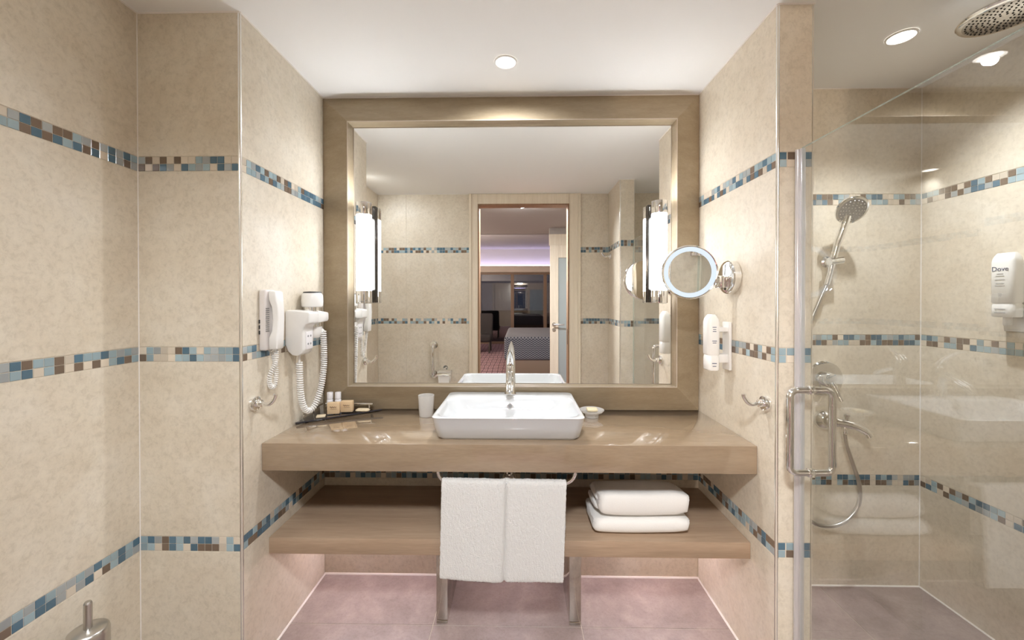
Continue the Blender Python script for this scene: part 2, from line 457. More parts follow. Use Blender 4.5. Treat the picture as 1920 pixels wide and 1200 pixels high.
tile_face(w_st, '-x', STUB_X0, YR, STUB_Y-.006, singles=NONE)
tile_face(w_st, '+y', STUB_Y, STUB_X0+.006, STUB_X1-.006, singles=NONE)
tile_face(w_st, '+x', STUB_X1, YR, STUB_Y-.006, singles=NONE)
# ceiling
bm = BM(); box(bm, XW-.15, XS+.15, YR-.10, 0.12, H, H+.06); struct('ceiling', bm, 'ceiling_paint', 'plain white ceiling')
# floor and its tiles
bm = BM(); box(bm, XW-.15, XS+.15, YR-.14, 0.12, -.06, -.0016); fl = struct('floor', bm, 'grout', 'grey brown tiled floor')
def floor_tiles(xs, ys):
    for x0, x1 in zip(xs[:-1], xs[1:]):
        for y0, y1 in zip(ys[:-1], ys[1:]):
            k = ('f', round(x1-x0, 4), round(y1-y0, 4))
            if k not in PANEL_CACHE:
                b = BM(); a, d = (x1-x0)/2-.0011, (y1-y0)/2-.0011; c = .0007
                loft(b, [[Vector((-a,-d,-G)), Vector((a,-d,-G)), Vector((a,d,-G)), Vector((-a,d,-G))],
                         [Vector((-a,-d,-c)), Vector((a,-d,-c)), Vector((a,d,-c)), Vector((-a,d,-c))],
                         [Vector((-a+c,-d+c,0)), Vector((a-c,-d+c,0)), Vector((a-c,d-c,0)), Vector((-a+c,d-c,0))]], False, True)
                PANEL_CACHE[k] = finish(b, 'floor_tile', 'floor_tile', False)
            o = bpy.data.objects.new('floor_tile', PANEL_CACHE[k]); COL.objects.link(o); o.parent = fl
            o.location = ((x0+x1)/2, (y0+y1)/2, 0)
floor_tiles([XL, -.355, .252, XR], [-.578, -.30, 0.0])
floor_tiles([XW, -.962, -.355, .252, .859], [YR-.1, -1.50, -.90, -.578])
floor_tiles([.975, 1.39, XS], [-.578, -.34, YS])
floor_tiles([.859, 1.39, XS], [YR, -1.50, -.90, -.578])
# sealant beads, corner trims
n_tr = [0]
def trim(bm, mats, label, smooth=True):
    n_tr[0] += 1; return struct('trim_%d' % n_tr[0], bm, mats, label, smooth=smooth)
def bead(p0, p1, r=.004):
    b = BM(); tube(b, [p0, p1], r, 6); return b
def bead_set(segs, label, r=.0045):
    b = BM()
    for p0, p1 in segs: tube(b, [p0, p1], r, 6)
    trim(b, 'sealant', label)
bead_set([((XL,YC,0),(XL,0,0)), ((XL,-.001,0),(XR,-.001,0)), ((XR,0,0),(XR,YC,0))], 'white sealant line around the vanity floor', .006)
bead_set([((XP,YS,0),(XS,YS,0)), ((XS,YS,0),(XS,YR,0))], 'white sealant line around the shower floor', .005)
bead_set([((XL,YC,H),(XL,0,H)), ((XL,0,H),(XR,0,H)), ((XR,0,H),(XR,YC,H)), ((XW,YC,H),(XL,YC,H)), ((XW,YC,H),(XW,YR,H)), ((XR,YC,H),(XP,YC,H)), ((XW,YR,H),(-.46,YR,H)), ((.556,YR,H),(STUB_X0,YR,H)), ((STUB_X0,YR,H),(STUB_X0,STUB_Y,H)), ((STUB_X0,STUB_Y,H),(STUB_X1,STUB_Y,H))], 'white sealant line under the ceiling', .004)
bead_set([((XP,YS,H),(XS,YS,H)), ((XS,YS,H),(XS,YR,H))], 'white sealant line under the shower ceiling', .003)
bead_set([((XW,YC,0),(XW,YC,H))], 'pale sealant line in the left corner', .0022)
bead_set([((XS,YS,0),(XS,YS,H))], 'pale sealant line in the shower corner', .003)
def corner_trim(x, y, sx, sy, label):
    # quarter-round metal edge profile where two tiled faces meet; sx, sy point into the wall
    b = BM(); r = .0085
    poly = [(x+sx*r, y+sy*r)] + [(x+sx*r - sx*r*math.cos(t), y+sy*r - sy*r*math.sin(t)) for t in [PI/2*k/6 for k in range(7)]]
    prism(b, poly, 'z', 0.0, H-.001)
    trim(b, 'trim_metal', label)
corner_trim(XL, YC, -1, 1, 'metal edge strip on the left vanity wall corner')
corner_trim(XR, YC, 1, 1, 'metal edge strip on the right vanity wall corner')
corner_trim(XP, YC, -1, 1, 'metal edge strip on the shower side of the partition')
corner_trim(STUB_X0, STUB_Y, 1, -1, 'metal edge strip on the stub wall corner')
corner_trim(STUB_X1, STUB_Y, -1, -1, 'metal edge strip on the stub wall shower corner')

# ------------------------------------------------------------------ doorway to the bedroom
bm = BM(); DX0, DX1, DZ = -.367, .44, 2.20
box(bm, -.46, DX0-.012, YR-.02, YR+.014, 0, H-.001, .004)
box(bm, DX1+.012, .556, YR-.02, YR+.014, 0, H-.001, .004)
box(bm, DX0-.012, DX1+.012, YR-.02, YR+.014, DZ+.012, H-.001, .004)
door1 = struct('door_1', bm, 'door_wood', 'pale wooden door casing around the bedroom doorway')
b = BM()
for x0, x1 in ((-.46, -.438), (.534, .556)): box(b, x0, x1, YR+.014, YR+.024, 0, H-.002, .003)
obj('casing_edge', b, 'door_wood', door1, smooth=False)
b = BM()
box(b, DX0-.013, DX0, YR-.10, YR+.018, 0, DZ+.013, .002); box(b, DX1, DX1+.013, YR-.10, YR+.018, 0, DZ+.013, .002); box(b, DX0, DX1, YR-.10, YR+.018, DZ, DZ+.013, .002)
obj('jamb', b, 'jamb_wood', door1, smooth=False)
b = BM(); box(b, DX1-.002, DX1+.001, YR-.03, YR-.008, .93, 1.07, .0005); obj('strike_plate', b, 'dark_plastic', door1, smooth=False)

# ------------------------------------------------------------------ VANITY
CT, CTH, CD = 0.8046, 0.1016, -0.475
bm = BM(); box(bm, XL+.001, XR-.001, CD, -.001, CT-CTH, CT, .0025)
tag(obj('vanity_countertop', bm, 'counter_stone', None, (0,-.24,CT-CTH)), 'polished brown stone countertop under the white basin', 'countertop')
SZ0, SZ1, SY = .372, .433, -.435
bm = BM(); box(bm, XL+.001, XR-.001, SY, -.001, SZ0, SZ1, .002)
shelf = tag(obj('vanity_shelf', bm, 'shelf_laminate', None, (0,-.2,SZ0)), 'brown open shelf under the countertop', 'shelf')
for x0, x1, l in ((-.342, -.296, 'chrome shelf support standing left of the hanging towel'), (.203, .251, 'chrome shelf support standing right of the hanging towel')):
    bm = BM(); box(bm, x0, x1, -.292, -.004, 0.001, SZ0, .0015)
    tag(obj('shelf_support', bm, 'support_chrome', None, ((x0+x1)/2, -.15, 0.001)), l, 'support', 'chrome supports under the vanity shelf')
for x0, x1, l in ((-.93, -.36, 'pink-white LED strip under the left half of the shelf'), (.27, .84, 'pink-white LED strip under the right half of the shelf'), (-.20, .11, 'short LED fill strip added under the shelf between the chrome supports')):  # last strip is added to brighten the floor between the supports
    t = thing('led_strip', l, 'light strip', ((x0+x1)/2, -.03, SZ0-.012), 'LED strips under the shelf')
    bm = BM(); box(bm, x0, x1, -.040, -.016, SZ0-.006, SZ0-.0005, .001); obj('profile', bm, 'trim_metal', t)
    bm = BM(); box(bm, x0+.004, x1-.004, -.036, -.020, SZ0-.012, SZ0-.0062, .001); obj('diffuser', bm, 'led_glow', t)

# mirror with its wide frame
MY = -.015
mi = thing('vanity_mirror', 'large wall mirror in a wide brown frame above the basin', 'mirror', (-.04, 0, CT+.001))
IX0, IX1, IZ0, IZ1 = -.811, .733, .923, 2.173
ox0, ox1, oz0, oz1 = XL+.002, XR-.002, CT+.001, H-.006
def frame_rail(o0, o1, i0, i1):
    # mitred rail: outer corners o0,o1 and inner corners i0,i1 as (x,z)
    b = BM(); f = []
    for y in (0.0, 1.0):
        f.append([Vector((p[0], (-.0005 if y == 0 else (-.006 if k < 2 else -.052)), p[1])) for k, p in enumerate((o0, o1, i1, i0))])
    loft(b, f)
    return b
for o0, o1, i0, i1 in (((ox0,oz0),(ox1,oz0),(IX0,IZ0),(IX1,IZ0)), ((ox1,oz0),(ox1,oz1),(IX1,IZ0),(IX1,IZ1)), ((ox1,oz1),(ox0,oz1),(IX1,IZ1),(IX0,IZ1)), ((ox0,oz1),(ox0,oz0),(IX0,IZ1),(IX0,IZ0))):
    obj('frame_rail', frame_rail(o0, o1, i0, i1), 'frame_laminate', mi, smooth=False)
b = BM(); box(b, IX0-.01, IX1+.01, MY, -.002, IZ0-.01, IZ1+.01); obj('mirror_glass', b, 'mirror_silver', mi, smooth=False)
b = BM()
e = .0035
for x0, x1, z0, z1 in ((IX0, IX1, IZ0, IZ0+e), (IX0, IX1, IZ1-e, IZ1), (IX0, IX0+e, IZ0+e, IZ1-e), (IX1-e, IX1, IZ0+e, IZ1-e)):
    box(b, x0, x1, -.0525, -.0505, z0, z1)
obj('inner_lip', b, 'pelmet', mi, smooth=False)

# sconces on the mirror
def sconce(cx, label):
    cy, r = MY-.060, .035
    t = thing('mirror_sconce', label, 'wall lamp', (cx, MY, 1.315), 'tubular lamps on the mirror')
    z0, z1 = 1.315, 1.782
    b = BM(); lathe(b, [(r, z0+.058), (r, z1-.058)], (cx, cy, 0), n=32); obj('tube_shade', b, 'sconce_glow', t)
    for a, c in ((z0, z0+.0585), (z1-.0585, z1)):
        b = BM(); lathe(b, [(r-.004, a), (r+.001, a+.002), (r+.0015, a+.006), (r+.0015, c-.004), (r+.001, c)], (cx, cy, 0), n=32); obj('end_cap', b, 'chrome', t)
    b = BM(); lathe(b, [(r-.006, z1+.0002), (r-.008, z1+.0012), (.004, z1+.0015)], (cx, cy, 0), n=28, cap0=False); obj('added_uplight', b, 'up_fill_glow', t)  # glowing top disc added to throw more light on the ceiling
    b = BM(); box(b, cx-.039, cx+.039, MY-.016, MY-.0005, z0+.004, z1-.004, .003); obj('back_plate', b, 'dark_chrome', t)
    for z in (z0+.03, z1-.03):
        b = BM(); tube(b, [(cx, MY-.014, z), (cx, cy+r-.004, z)], .010, 12); obj('bracket', b, 'chrome', t)
sconce(-.722, 'glowing white tube lamp at the left edge of the mirror')
sconce(.641, 'glowing white tube lamp at the right edge of the mirror')

# ceiling downlights
def downlight(x, y, watts, cone, label, r=.040, aim=None):
    t = thing('ceiling_downlight', label, 'ceiling light', (x, y, H-.006), 'round recessed ceiling lights')
    b = BM(); lathe(b, [(r+.007, H-.001), (r+.006, H-.005), (r+.001, H-.006), (r, H-.003)], (x,y,0), n=40, cap0=False, cap1=False); obj('trim_ring', b, 'white_plastic', t)
    b = BM(); lathe(b, [(r, H-.0028), (r*.9, H-.004), (r*.5, H-.0046)], (x,y,0), n=40, cap0=False); obj('lens', b, 'down_glow', t)
    L = bpy.data.lights.new('downlight_beam', 'SPOT'); L.energy = watts; L.spot_size = math.radians(cone); L.spot_blend = 1.0; L.shadow_soft_size = .018
    L.color = (.955, 1.0, 1.06)
    o = bpy.data.objects.new('downlight_beam', L); COL.objects.link(o); o.parent = t; o.location = (0, 0, -.012)
    if aim: o.rotation_euler = Vector(aim).to_track_quat('-Z', 'Y').to_euler()
downlight(-.056, -.278, W_DOWN, 168, 'round white recessed light in the ceiling above the basin')
downlight(-1.238, -1.16, W_TOILET_FILL, 150, 'unseen recessed fill light added above the toilet side of the room', aim=(.40, -.50, -1))  # unseen light added to brighten the rear wall
downlight(1.417, -.406, W_SHOWER, 124, 'round white recessed light in the shower ceiling', aim=(.09, -.19, -1))

# ------------------------------------------------------------------ basin and tap
bx0, bx1, by0, by1 = -.326, .241, -.468, -.053
t = thing('wash_basin', 'white rectangular ceramic vessel basin on the countertop', 'basin', (-.043, -.25, CT))
b = BM()
rings = [rrect(bx0+.018, bx1-.018, by0+.046, by1-.012, .034, CT+.0005, 8),
         rrect(bx0+.011, bx1-.011, by0+.037, by1-.006, .036, CT+.010, 8),
         rrect(bx0+.005, bx1-.005, by0+.018, by1-.002, .034, CT+.050, 8),
         rrect(bx0+.001, bx1-.001, by0+.004, by1, .028, CT+.086, 8),
         rrect(bx0, bx1, by0, by1, .028, CT+.092, 8),
         rrect(bx0+.004, bx1-.004, by0+.004, by1-.004, .026, CT+.0955, 8),
         rrect(bx0+.013, bx1-.013, by0+.012, by1-.112, .060, CT+.0945, 8),
         rrect(bx0+.018, bx1-.018, by0+.017, by1-.117, .062, CT+.088, 8),
         rrect(bx0+.040, bx1-.040, by0+.030, by1-.126, .070, CT+.055, 8),
         rrect(bx0+.075, bx1-.075, by0+.055, by1-.140, .070, CT+.026, 8),
         rrect(bx0+.130, bx1-.130, by0+.095, by1-.165, .050, CT+.018, 8)]
loft(b, rings, True, True); obj('bowl', b, 'ceramic', t, ang=60)
oc = (-.041, by1-.1245, CT+.062)
b = BM(); lathe(b, [(.0125, -.002), (.0135, .001), (.0115, .0035), (.0085, .0035), (.008, .001)], oc, (0,-1,.27), n=24, cap1=False); sp = obj('overflow_ring', b, 'brushed_steel', t)
b = BM(); lathe(b, [(.0083, .0008), (.0083, .0016)], oc, (0,-1,.27), n=20); obj('overflow_hole', b, 'grey_plastic', sp)
b = BM(); lathe(b, [(.03, 0), (.03, .003), (.026, .006), (.004, .008)], (-.043, -.29, CT+.0185), n=24); obj('drain_stopper', b, 'chrome', t)
t = thing('basin_tap', 'chrome single-lever mixer tap on the basin', 'tap', (-.042, -.100, CT+.096))
tx = -.042; tz = CT+.096
def elli(c, d, rx, ry, n=20):
    d = Vector(d).normalized(); s = Vector((1,0,0)); u = s.cross(d).normalized()
    return [Vector(c) + rx*math.cos(2*PI*k/n)*s + ry*math.sin(2*PI*k/n)*u for k in range(n)]
b = BM(); loft(b, [elli((tx,-.100,tz), (0,0,1), .026, .026), elli((tx,-.100,tz+.004), (0,0,1), .027, .027), elli((tx,-.101,tz+.008), (0,0,1), .024, .025), elli((tx,-.104,tz+.05), (0,-.1,1), .0215, .024), elli((tx,-.110,tz+.10), (0,-.15,1), .020, .024), elli((tx,-.114,tz+.128), (0,-.2,1), .019, .024), elli((tx,-.116,tz+.136), (0,-.2,1), .014, .018)]); obj('body', b, 'chrome', t)
b = BM(); loft(b, [elli((tx,-.105,tz+.100), (0,-1,-.25), .017, .020), elli((tx,-.140,tz+.095), (0,-1,-.3), .017, .016), elli((tx,-.185,tz+.078), (0,-1,-.45), .0165, .0125), elli((tx,-.222,tz+.060), (0,-1,-.7), .0160, .0115), elli((tx,-.236,tz+.046), (0,-.6,-1), .0150, .011)]); sp = obj('spout', b, 'chrome', t)
b = BM(); lathe(b, [(.009, 0), (.009, .006), (.007, .0065)], (tx, -.2345, tz+.046), (0,-.45,-1), n=16); obj('aerator', b, 'brushed_steel', sp)
b = BM(); loft(b, [elli((tx,-.100,tz+.130), (0,-.35,1), .0195, .017), elli((tx,-.108,tz+.150), (0,-.6,1), .0185, .012), elli((tx,-.130,tz+.172), (0,-1,.8), .0165, .007), elli((tx,-.165,tz+.196), (0,-1,.6), .0115, .0045), elli((tx,-.196,tz+.213), (0,-1,.5), .0035, .003)]); obj('lever', b, 'chrome', t)

# cup, soap dish
b = BM(); cx, cy = -.423, -.118
lathe(b, [(.030, CT+.0006), (.0315, CT+.003), (.036, CT+.093), (.0362, CT+.095), (.0340, CT+.0945), (.0295, CT+.008)], (cx,cy,0), n=32)
tag(obj('tumbler', b, 'frosted_cup', None, (cx,cy,CT)), 'frosted white tumbler standing left of the basin', 'cup')
t = thing('soap_dish', 'small round white soap dish right of the basin', 'dish', (.325, -.118, CT))
b = BM(); lathe(b, [(.030, CT+.0006), (.030, CT+.014), (.034, CT+.0175), (.046, CT+.022), (.055, CT+.031), (.0555, CT+.033), (.052, CT+.0325), (.040, CT+.026), (.02, CT+.024)], (.325,-.118,0), n=36); obj('bowl', b, 'frosted_cup', t)
b = BM(); box(b, .302, .350, -.137, -.103, CT+.0265, CT+.041, .006, 3)
tag(obj('soap_bar', b, 'soap', None, (.325,-.118,CT+.026)), 'cream soap bar lying in the round dish', 'soap')

# dark glass corner tray with a low rail
t = thing('amenity_tray', 'dark glass corner tray with chrome rail on the countertop', 'tray', (-.90, -.06, CT))
b = BM(); prism(b, [(XL+.004, -.038), (-.652, -.038), (-.650, -.042), (XL+.006, -.262), (XL+.004, -.258)], 'z', CT+.004, CT+.010, .001); obj('glass_plate', b, 'tray_glass', t)
for x, y in ((XL+.018, -.20), (XL+.018, -.06), (-.70, -.045)):
    b = BM(); lathe(b, [(.006, CT+.0006), (.006, CT+.004)], (x,y,0), n=12); obj('foot', b, 'rubber', t)
RZ = CT+.036
for p0, p1 in (((XL+.014, -.225, RZ), (XL+.014, -.05, RZ)), ((XL+.03, -.048, RZ), (-.692, -.048, RZ))):
    b = BM(); tube(b, [p0, p1], .0048, 12); obj('rail', b, 'chrome', t)
for x, y in ((XL+.014, -.215), (XL+.014, -.13), (-.71, -.048), (-.84, -.048)):
    b = BM(); tube(b, [(x,y,CT+.010), (x,y,RZ)], .0032, 10); obj('post', b, 'chrome', t)
TZ = CT+.0104
def amenity_box(cx, cy, rz, label, w_=.052, d_=.026, h_=.050):
    t = thing('amenity_box', label, 'box', (cx, cy, TZ), 'kraft amenity boxes on the corner tray')
    M3 = rotm('Z', rz)
    b = BM(); box(b, cx-w_/2, cx+w_/2, cy-d_/2, cy+d_/2, TZ, TZ+h_, .0015, 2, M3); sp = obj('carton', b, 'kraft', t)
    c = Vector((cx, cy, TZ+h_*.55))
    b = BM()
    fr = M3 @ Vector((0,-1,0)); sx = M3 @ Vector((1,0,0)); base = c + fr*(d_/2+.0003)
    pts = [base + sx*(-.014+.028*k/16) + Vector((0,0,.004*math.sin(k*1.3)*(1-k/22)+.003)) for k in range(17)]
    tube(b, pts, .0011, 4)
    tube(b, [base + sx*-.012 + Vector((0,0,-.006)), base + sx*.015 + Vector((0,0,-.005))], .0006, 4)
    obj('print_mark', b, 'ink_brown', sp)
amenity_box(-.846, -.118, .22, 'kraft amenity box standing nearer the left wall on the tray')
amenity_box(-.798, -.086, .10, 'kraft amenity box standing further from the left wall on the tray')
def mini_bottle(cx, cy, label):
    t = thing('mini_bottle', label, 'bottle', (cx, cy, TZ), 'mini toiletry bottles on the corner tray')
    b = BM(); lathe(b, [(.013, TZ), (.0145, TZ+.002), (.0145, TZ+.048), (.012, TZ+.052), (.008, TZ+.054)], (cx,cy,0), n=20); obj('flask', b, 'bottle_white', t)
    b = BM(); lathe(b, [(.0135, TZ+.0545), (.0135, TZ+.082), (.0125, TZ+.084)], (cx,cy,0), n=20); obj('cap', b, 'bottle_white', t)
mini_bottle(-.888, -.066, 'white mini bottle behind the boxes, nearer the left wall')
mini_bottle(-.852, -.062, 'white mini bottle behind the boxes, further from the left wall')
b = BM(); box(b, -.895, -.858, -.192, -.158, TZ, TZ+.007, .002, 2, rotm('Z', .35))
tag(obj('soap_packet', b, 'wrapper', None, (-.876,-.175,TZ)), 'flat square cream packet at the front of the corner tray', 'packet')
b = BM(); loft(b, [rrect(-.762, -.700, -.088, -.058, .012, TZ, 5), rrect(-.764, -.698, -.090, -.056, .014, TZ+.004, 5), rrect(-.756, -.706, -.084, -.062, .010, TZ+.010, 5)])
tag(obj('soap_packet', b, 'wrapper', None, (-.731,-.073,TZ)), 'flat rounded cream packet at the right tip of the tray', 'packet')

# ------------------------------------------------------------------ towel rail, towels, waste pipe
RX0, RX1, RY, RZ2 = -.303, .206, -.447, .652
t = thing('towel_rail', 'chrome towel rail hung under the countertop', 'towel rail', (-.05, RY, CT-CTH))
b = BM()
arc = lambda cx, sx: [(cx - sx*0 + sx*.045*(1-math.cos(a)), RY, RZ2+.045-.045*math.sin(a)) for a in [PI/2*k/8 for k in range(9)]]
tube(b, [(RX0, RY, CT-CTH)] + arc(RX0, 1) + list(reversed(arc(RX1, -1))) + [(RX1, RY, CT-CTH)], .0065, 12); obj('bar', b, 'chrome', t)
for x in (RX0, RX1):
    b = BM(); lathe(b, [(.016, 0), (.016, -.004), (.008, -.007)], (x, RY, CT-CTH-.0003), n=20); obj('flange', b, 'chrome', t)
def towel_sheet():
    x0, x1 = -.287, .172
    b = BM(); rnd = random.Random(3)
    prof = []      # (y, z) going from the back hem over the bar to the front hem
    for z in (.47, .52, .58, .63): prof.append((RY+.014, z))
    for k in range(1, 8):
        a = PI*k/8; prof.append((RY+.0135*math.cos(a), RZ2+.0135*math.sin(a)))
    N = 16
    for k in range(N+1): prof.append((RY-.014-.008*(k/N), RZ2-.012-(RZ2-.012-.310)*k/N))
    nx = 96; G2 = []
    for j, (y, z) in enumerate(prof):
        row = []; t_ = max(0, (j-10)/(len(prof)-11))
        for i in range(nx+1):
            u = i/nx; x = x0 + (x1-x0)*u
            x += (-.006*t_*(1-u)) + (-.012*t_*u)
            dy = .013*math.exp(-((u-.52)/.014)**2) + -.004*math.sin(u*PI*2)*t_ - .004*math.exp(-((u-.44)/.05)**2)
            dz = (-.012*u - .006*math.sin(u*PI))*t_*1.0 + (-.004*u)*(1-t_) + rnd.uniform(-.0006,.0006)
            row.append(Vector((x, y+dy, z+dz)))
        G2.append(row)
    V = [[b.verts.new(p) for p in r] for r in G2]
    for j in range(len(V)-1):
        for i in range(nx): b.faces.new((V[j][i], V[j][i+1], V[j+1][i+1], V[j+1][i]))
    return b
b = towel_sheet(); o = obj('hand_towel', b, 'terry', None, (-.05, RY, .29), ang=180)
sm = o.modifiers.new('thick', 'SOLIDIFY'); sm.thickness = .009; sm.offset = 0
ss = o.modifiers.new('soft', 'SUBSURF'); ss.levels = 1; ss.render_levels = 2
tex = bpy.data.textures.new('terry_pile', 'CLOUDS'); tex.noise_scale = .006
dm = o.modifiers.new('pile', 'DISPLACE'); dm.texture = tex; dm.strength = .0045; dm.mid_level = .5
tag(o, 'white hand towel hanging over the chrome rail', 'towel')
# folded towels: a rolled fold profile seen from the left end, extruded along x
def folded_towel(name, x0, x1, yf, yb, z0, h, layers, label, slope=0.0, seed=1):
    rnd = random.Random(seed); b = BM(); lt = h/layers
    nx = 14
    for L in range(layers):
        zc = z0 + lt*(L+.5); r = lt*.5*.985
        prof = []
        off = rnd.uniform(0, .006) if L else 0
        for k in range(9):
            a = PI/2 + PI*k/8; ry = min(r, .026); prof.append((yf+r+off + (r-ry)*-1 + ry*math.cos(a)*1.0, r*math.copysign(abs(math.sin(a))**.8, math.sin(a))))
        for k in range(1, 5): prof.append((yf+r+off+(yb-yf-2*r)*k/5, -r))
        for k in range(9):
            a = -PI/2 + PI*k/8; prof.append((yb-r + r*math.cos(a), r*math.sin(a)))
        for k in range(1, 5): prof.append((yb-r+(yf-yb+2*r+off)*k/5, r))
        rings = []
        sx = rnd.uniform(-.006, .006)
        for i in range(nx+1):
            u = i/nx; e_ = min(u, 1-u)*nx
            pin = 1.0 if e_ >= 2 else (.80, .95)[int(e_)]
            x = x0+sx + (x1-x0)*u
            rings.append([Vector((x + .004*math.sin(q*.9+L), y, zc + dz*pin + slope*(y-yf)*max(0, dz/r) + .0025*math.sin(u*5+L*2+y*9))) for q, (y, dz) in enumerate(prof)])
        loft(b, rings)
    if h > .08:      # inner folds showing at the left end
        for zc, hh, xo in ((z0+.020, .034, -.018), (z0+.050, .024, -.012)):
            R2 = []
            for k in range(5):
                q = k/4; R2.append([Vector((x0+xo+.10*q + (.010 if p_ in (0, 3) else 0), p0, p1)) for p_, (p0, p1) in enumerate(((yf+.020, zc-hh/2), (yb-.01, zc-hh/2), (yb-.01, zc+hh/2-.004), (yf+.020, zc+hh/2)))])
            loft(b, R2)
    o = obj(name, b, 'terry_smooth', None, ((x0+x1)/2, (yf+yb)/2, z0), ang=60)
    s = o.modifiers.new('soft', 'SUBSURF'); s.levels = 1; s.render_levels = 1
    return tag(o, label, 'towel', 'folded towels on the vanity shelf')
folded_towel('folded_towel', .282, .662, -.402, -.19, SZ1+.004, .058, 1, 'white folded towel at the bottom of the shelf stack', -.02, 1)
folded_towel('folded_towel', .300, .656, -.398, -.19, SZ1+.0665, .094, 1, 'thick white folded towel on top of the shelf stack', -.16, 5)
t = thing('waste_pipe', 'chrome basin waste pipe behind the hanging towel', 'pipe', (-.043, -.22, CT-CTH))
b = BM(); tube(b, [(-.043,-.22,CT-CTH), (-.043,-.22,.56)], .017, 16); obj('tail_pipe', b, 'chrome', t)
b = BM(); lathe(b, [(.030, .50), (.033, .505), (.033, .575), (.022, .59)], (-.043,-.22,0), n=24); obj('trap', b, 'chrome', t)
b = BM(); tube(b, [(-.043,-.20,.545), (-.043,-.001,.545)], .016, 16); lathe(b, [(.032, 0), (.030, -.006)], (-.043,-.0005,.545), (0,1,0), n=24); obj('wall_pipe', b, 'chrome', t)

# ------------------------------------------------------------------ left wall: phone, dryer, hook
t = thing('wall_phone', 'white wall telephone with coiled cord on the left wall', 'telephone', (XL, -.46, 1.145))
b = BM(); box(b, XL+.0005, XL+.030, -.490, -.428, 1.145, 1.368, .008, 3); obj('base', b, 'phone_plastic', t)
b = BM()
def sq(c, hw, hd, r=.4, n=4):   # rounded section in the x-y plane
    return rrect(c[0]-hd, c[0]+hd, c[1]-hw, c[1]+hw, min(hw, hd)*r*2*.5, c[2], n)
loft(b, [sq((XL+.046,-.459,1.148), .019, .012), sq((XL+.047,-.459,1.152), .023, .016), sq((XL+.048,-.459,1.19), .024, .016), sq((XL+.054,-.459,1.215), .021, .012), sq((XL+.057,-.459,1.26), .020, .011), sq((XL+.054,-.459,1.305), .021, .012), sq((XL+.048,-.459,1.33), .024, .015), sq((XL+.046,-.459,1.358), .023, .015), sq((XL+.044,-.459,1.364), .018, .011)])
obj('handset', b, 'white_plastic', t, ang=50)
b = BM()
for k in range(12): box(b, XL+.028, XL+.0312, -.4905, -.474, 1.215+.0075*k, 1.2185+.0075*k)
obj('speaker_grille', b, 'grey_plastic', t, smooth=False)
b = BM()
for z in (1.205, 1.225, 1.245): box(b, XL+.003, XL+.007, -.4915, -.489, z, z+.013)
obj('side_switch', b, 'dark_plastic', t, smooth=False)
b = BM(); coil(b, [(XL+.046,-.457,1.146), (XL+.040,-.452,1.10), (XL+.028,-.468,1.05), (XL+.024,-.458,1.012), (XL+.026,-.440,1.006), (XL+.026,-.428,1.03), (XL+.026,-.428,1.075), (XL+.02,-.436,1.13), (XL+.014,-.446,1.148)], .0068, .0021, 40); obj('coiled_cord', b, 'white_plastic', t)

t = thing('hair_dryer', 'white wall hair dryer with chrome bands in its holder', 'hair dryer', (XL, -.27, 1.10))
b = BM()
prof = [(XL+.0005,1.284), (XL+.010,1.290), (XL+.060,1.286), (XL+.096,1.281), (XL+.100,1.276), (XL+.100,1.238), (XL+.096,1.234), (XL+.086,1.230), (XL+.077,1.218), (XL+.074,1.200), (XL+.073,1.128), (XL+.066,1.112), (XL+.052,1.104), (XL+.030,1.106), (XL+.012,1.122), (XL+.0005,1.150)]
prism(b, prof, 'y', -.325, -.246, .004); obj('wall_holder', b, 'white_plastic', t, ang=50)
b = BM(); prism(b, [(-.250, 1.286), (-.166, 1.277), (-.160, 1.270), (-.160, 1.246), (-.168, 1.238), (-.250, 1.234)], 'x', XL+.088, XL+.100, .003); prism(b, [(-.250, 1.286), (-.166, 1.277), (-.160, 1.270), (-.160, 1.246), (-.168, 1.238), (-.250, 1.234)], 'x', XL+.0005, XL+.009, .003); box(b, XL+.004, XL+.097, -.167, -.160, 1.244, 1.272, .003); obj('holder_ring', b, 'white_plastic', t, ang=50)
dcx, dcy = XL+.049, -.203
b = BM(); lathe(b, [(.038, 1.300), (.042, 1.304), (.044, 1.325), (.042, 1.352), (.036, 1.361)], (dcx,dcy,0), n=32); obj('motor_head', b, 'white_plastic', t)
b = BM(); lathe(b, [(.037, 1.3612), (.035, 1.366), (.012, 1.368)], (dcx,dcy,0), n=32); obj('air_inlet', b, 'dark_plastic', t)
b = BM(); lathe(b, [(.0365, 1.240), (.0365, 1.2995)], (dcx,dcy,0), n=32); obj('chrome_band', b, 'chrome', t)
b = BM(); lathe(b, [(.037, 1.216), (.037, 1.2395)], (dcx,dcy,0), n=32); obj('chrome_band', b, 'chrome', t)
b = BM(); lathe(b, [(.038, 1.2155), (.038, 1.196), (.034, 1.176), (.028, 1.168)], (dcx,dcy,0), n=32); obj('nozzle', b, 'white_plastic', t)
b = BM(); tube(b, cat([(dcx+.016, dcy+.030, 1.210), (dcx+.034, dcy+.018, 1.196), (XL+.088, -.188, 1.196)], 5), .008, 10); obj('cord_grip', b, 'white_plastic', t)
b = BM(); box(b, XL+.0735, XL+.0765, -.305, -.252, 1.128, 1.200, .001); sp = obj('socket_plate', b, 'bottle_white', t)
for y, z in ((-.290,1.182), (-.270,1.182), (-.290,1.150), (-.270,1.150)):
    b = BM(); lathe(b, [(.0045, 0), (.0045, .0008)], (XL+.0765, y, z), (1,0,0), n=10); obj('socket_hole', b, 'grey_plastic', sp)
b = BM(); tube(b, [(XL+.036,-.285,1.108), (XL+.036,-.285,1.070)], .0045, 10); obj('cord_sleeve', b, 'white_plastic', t)
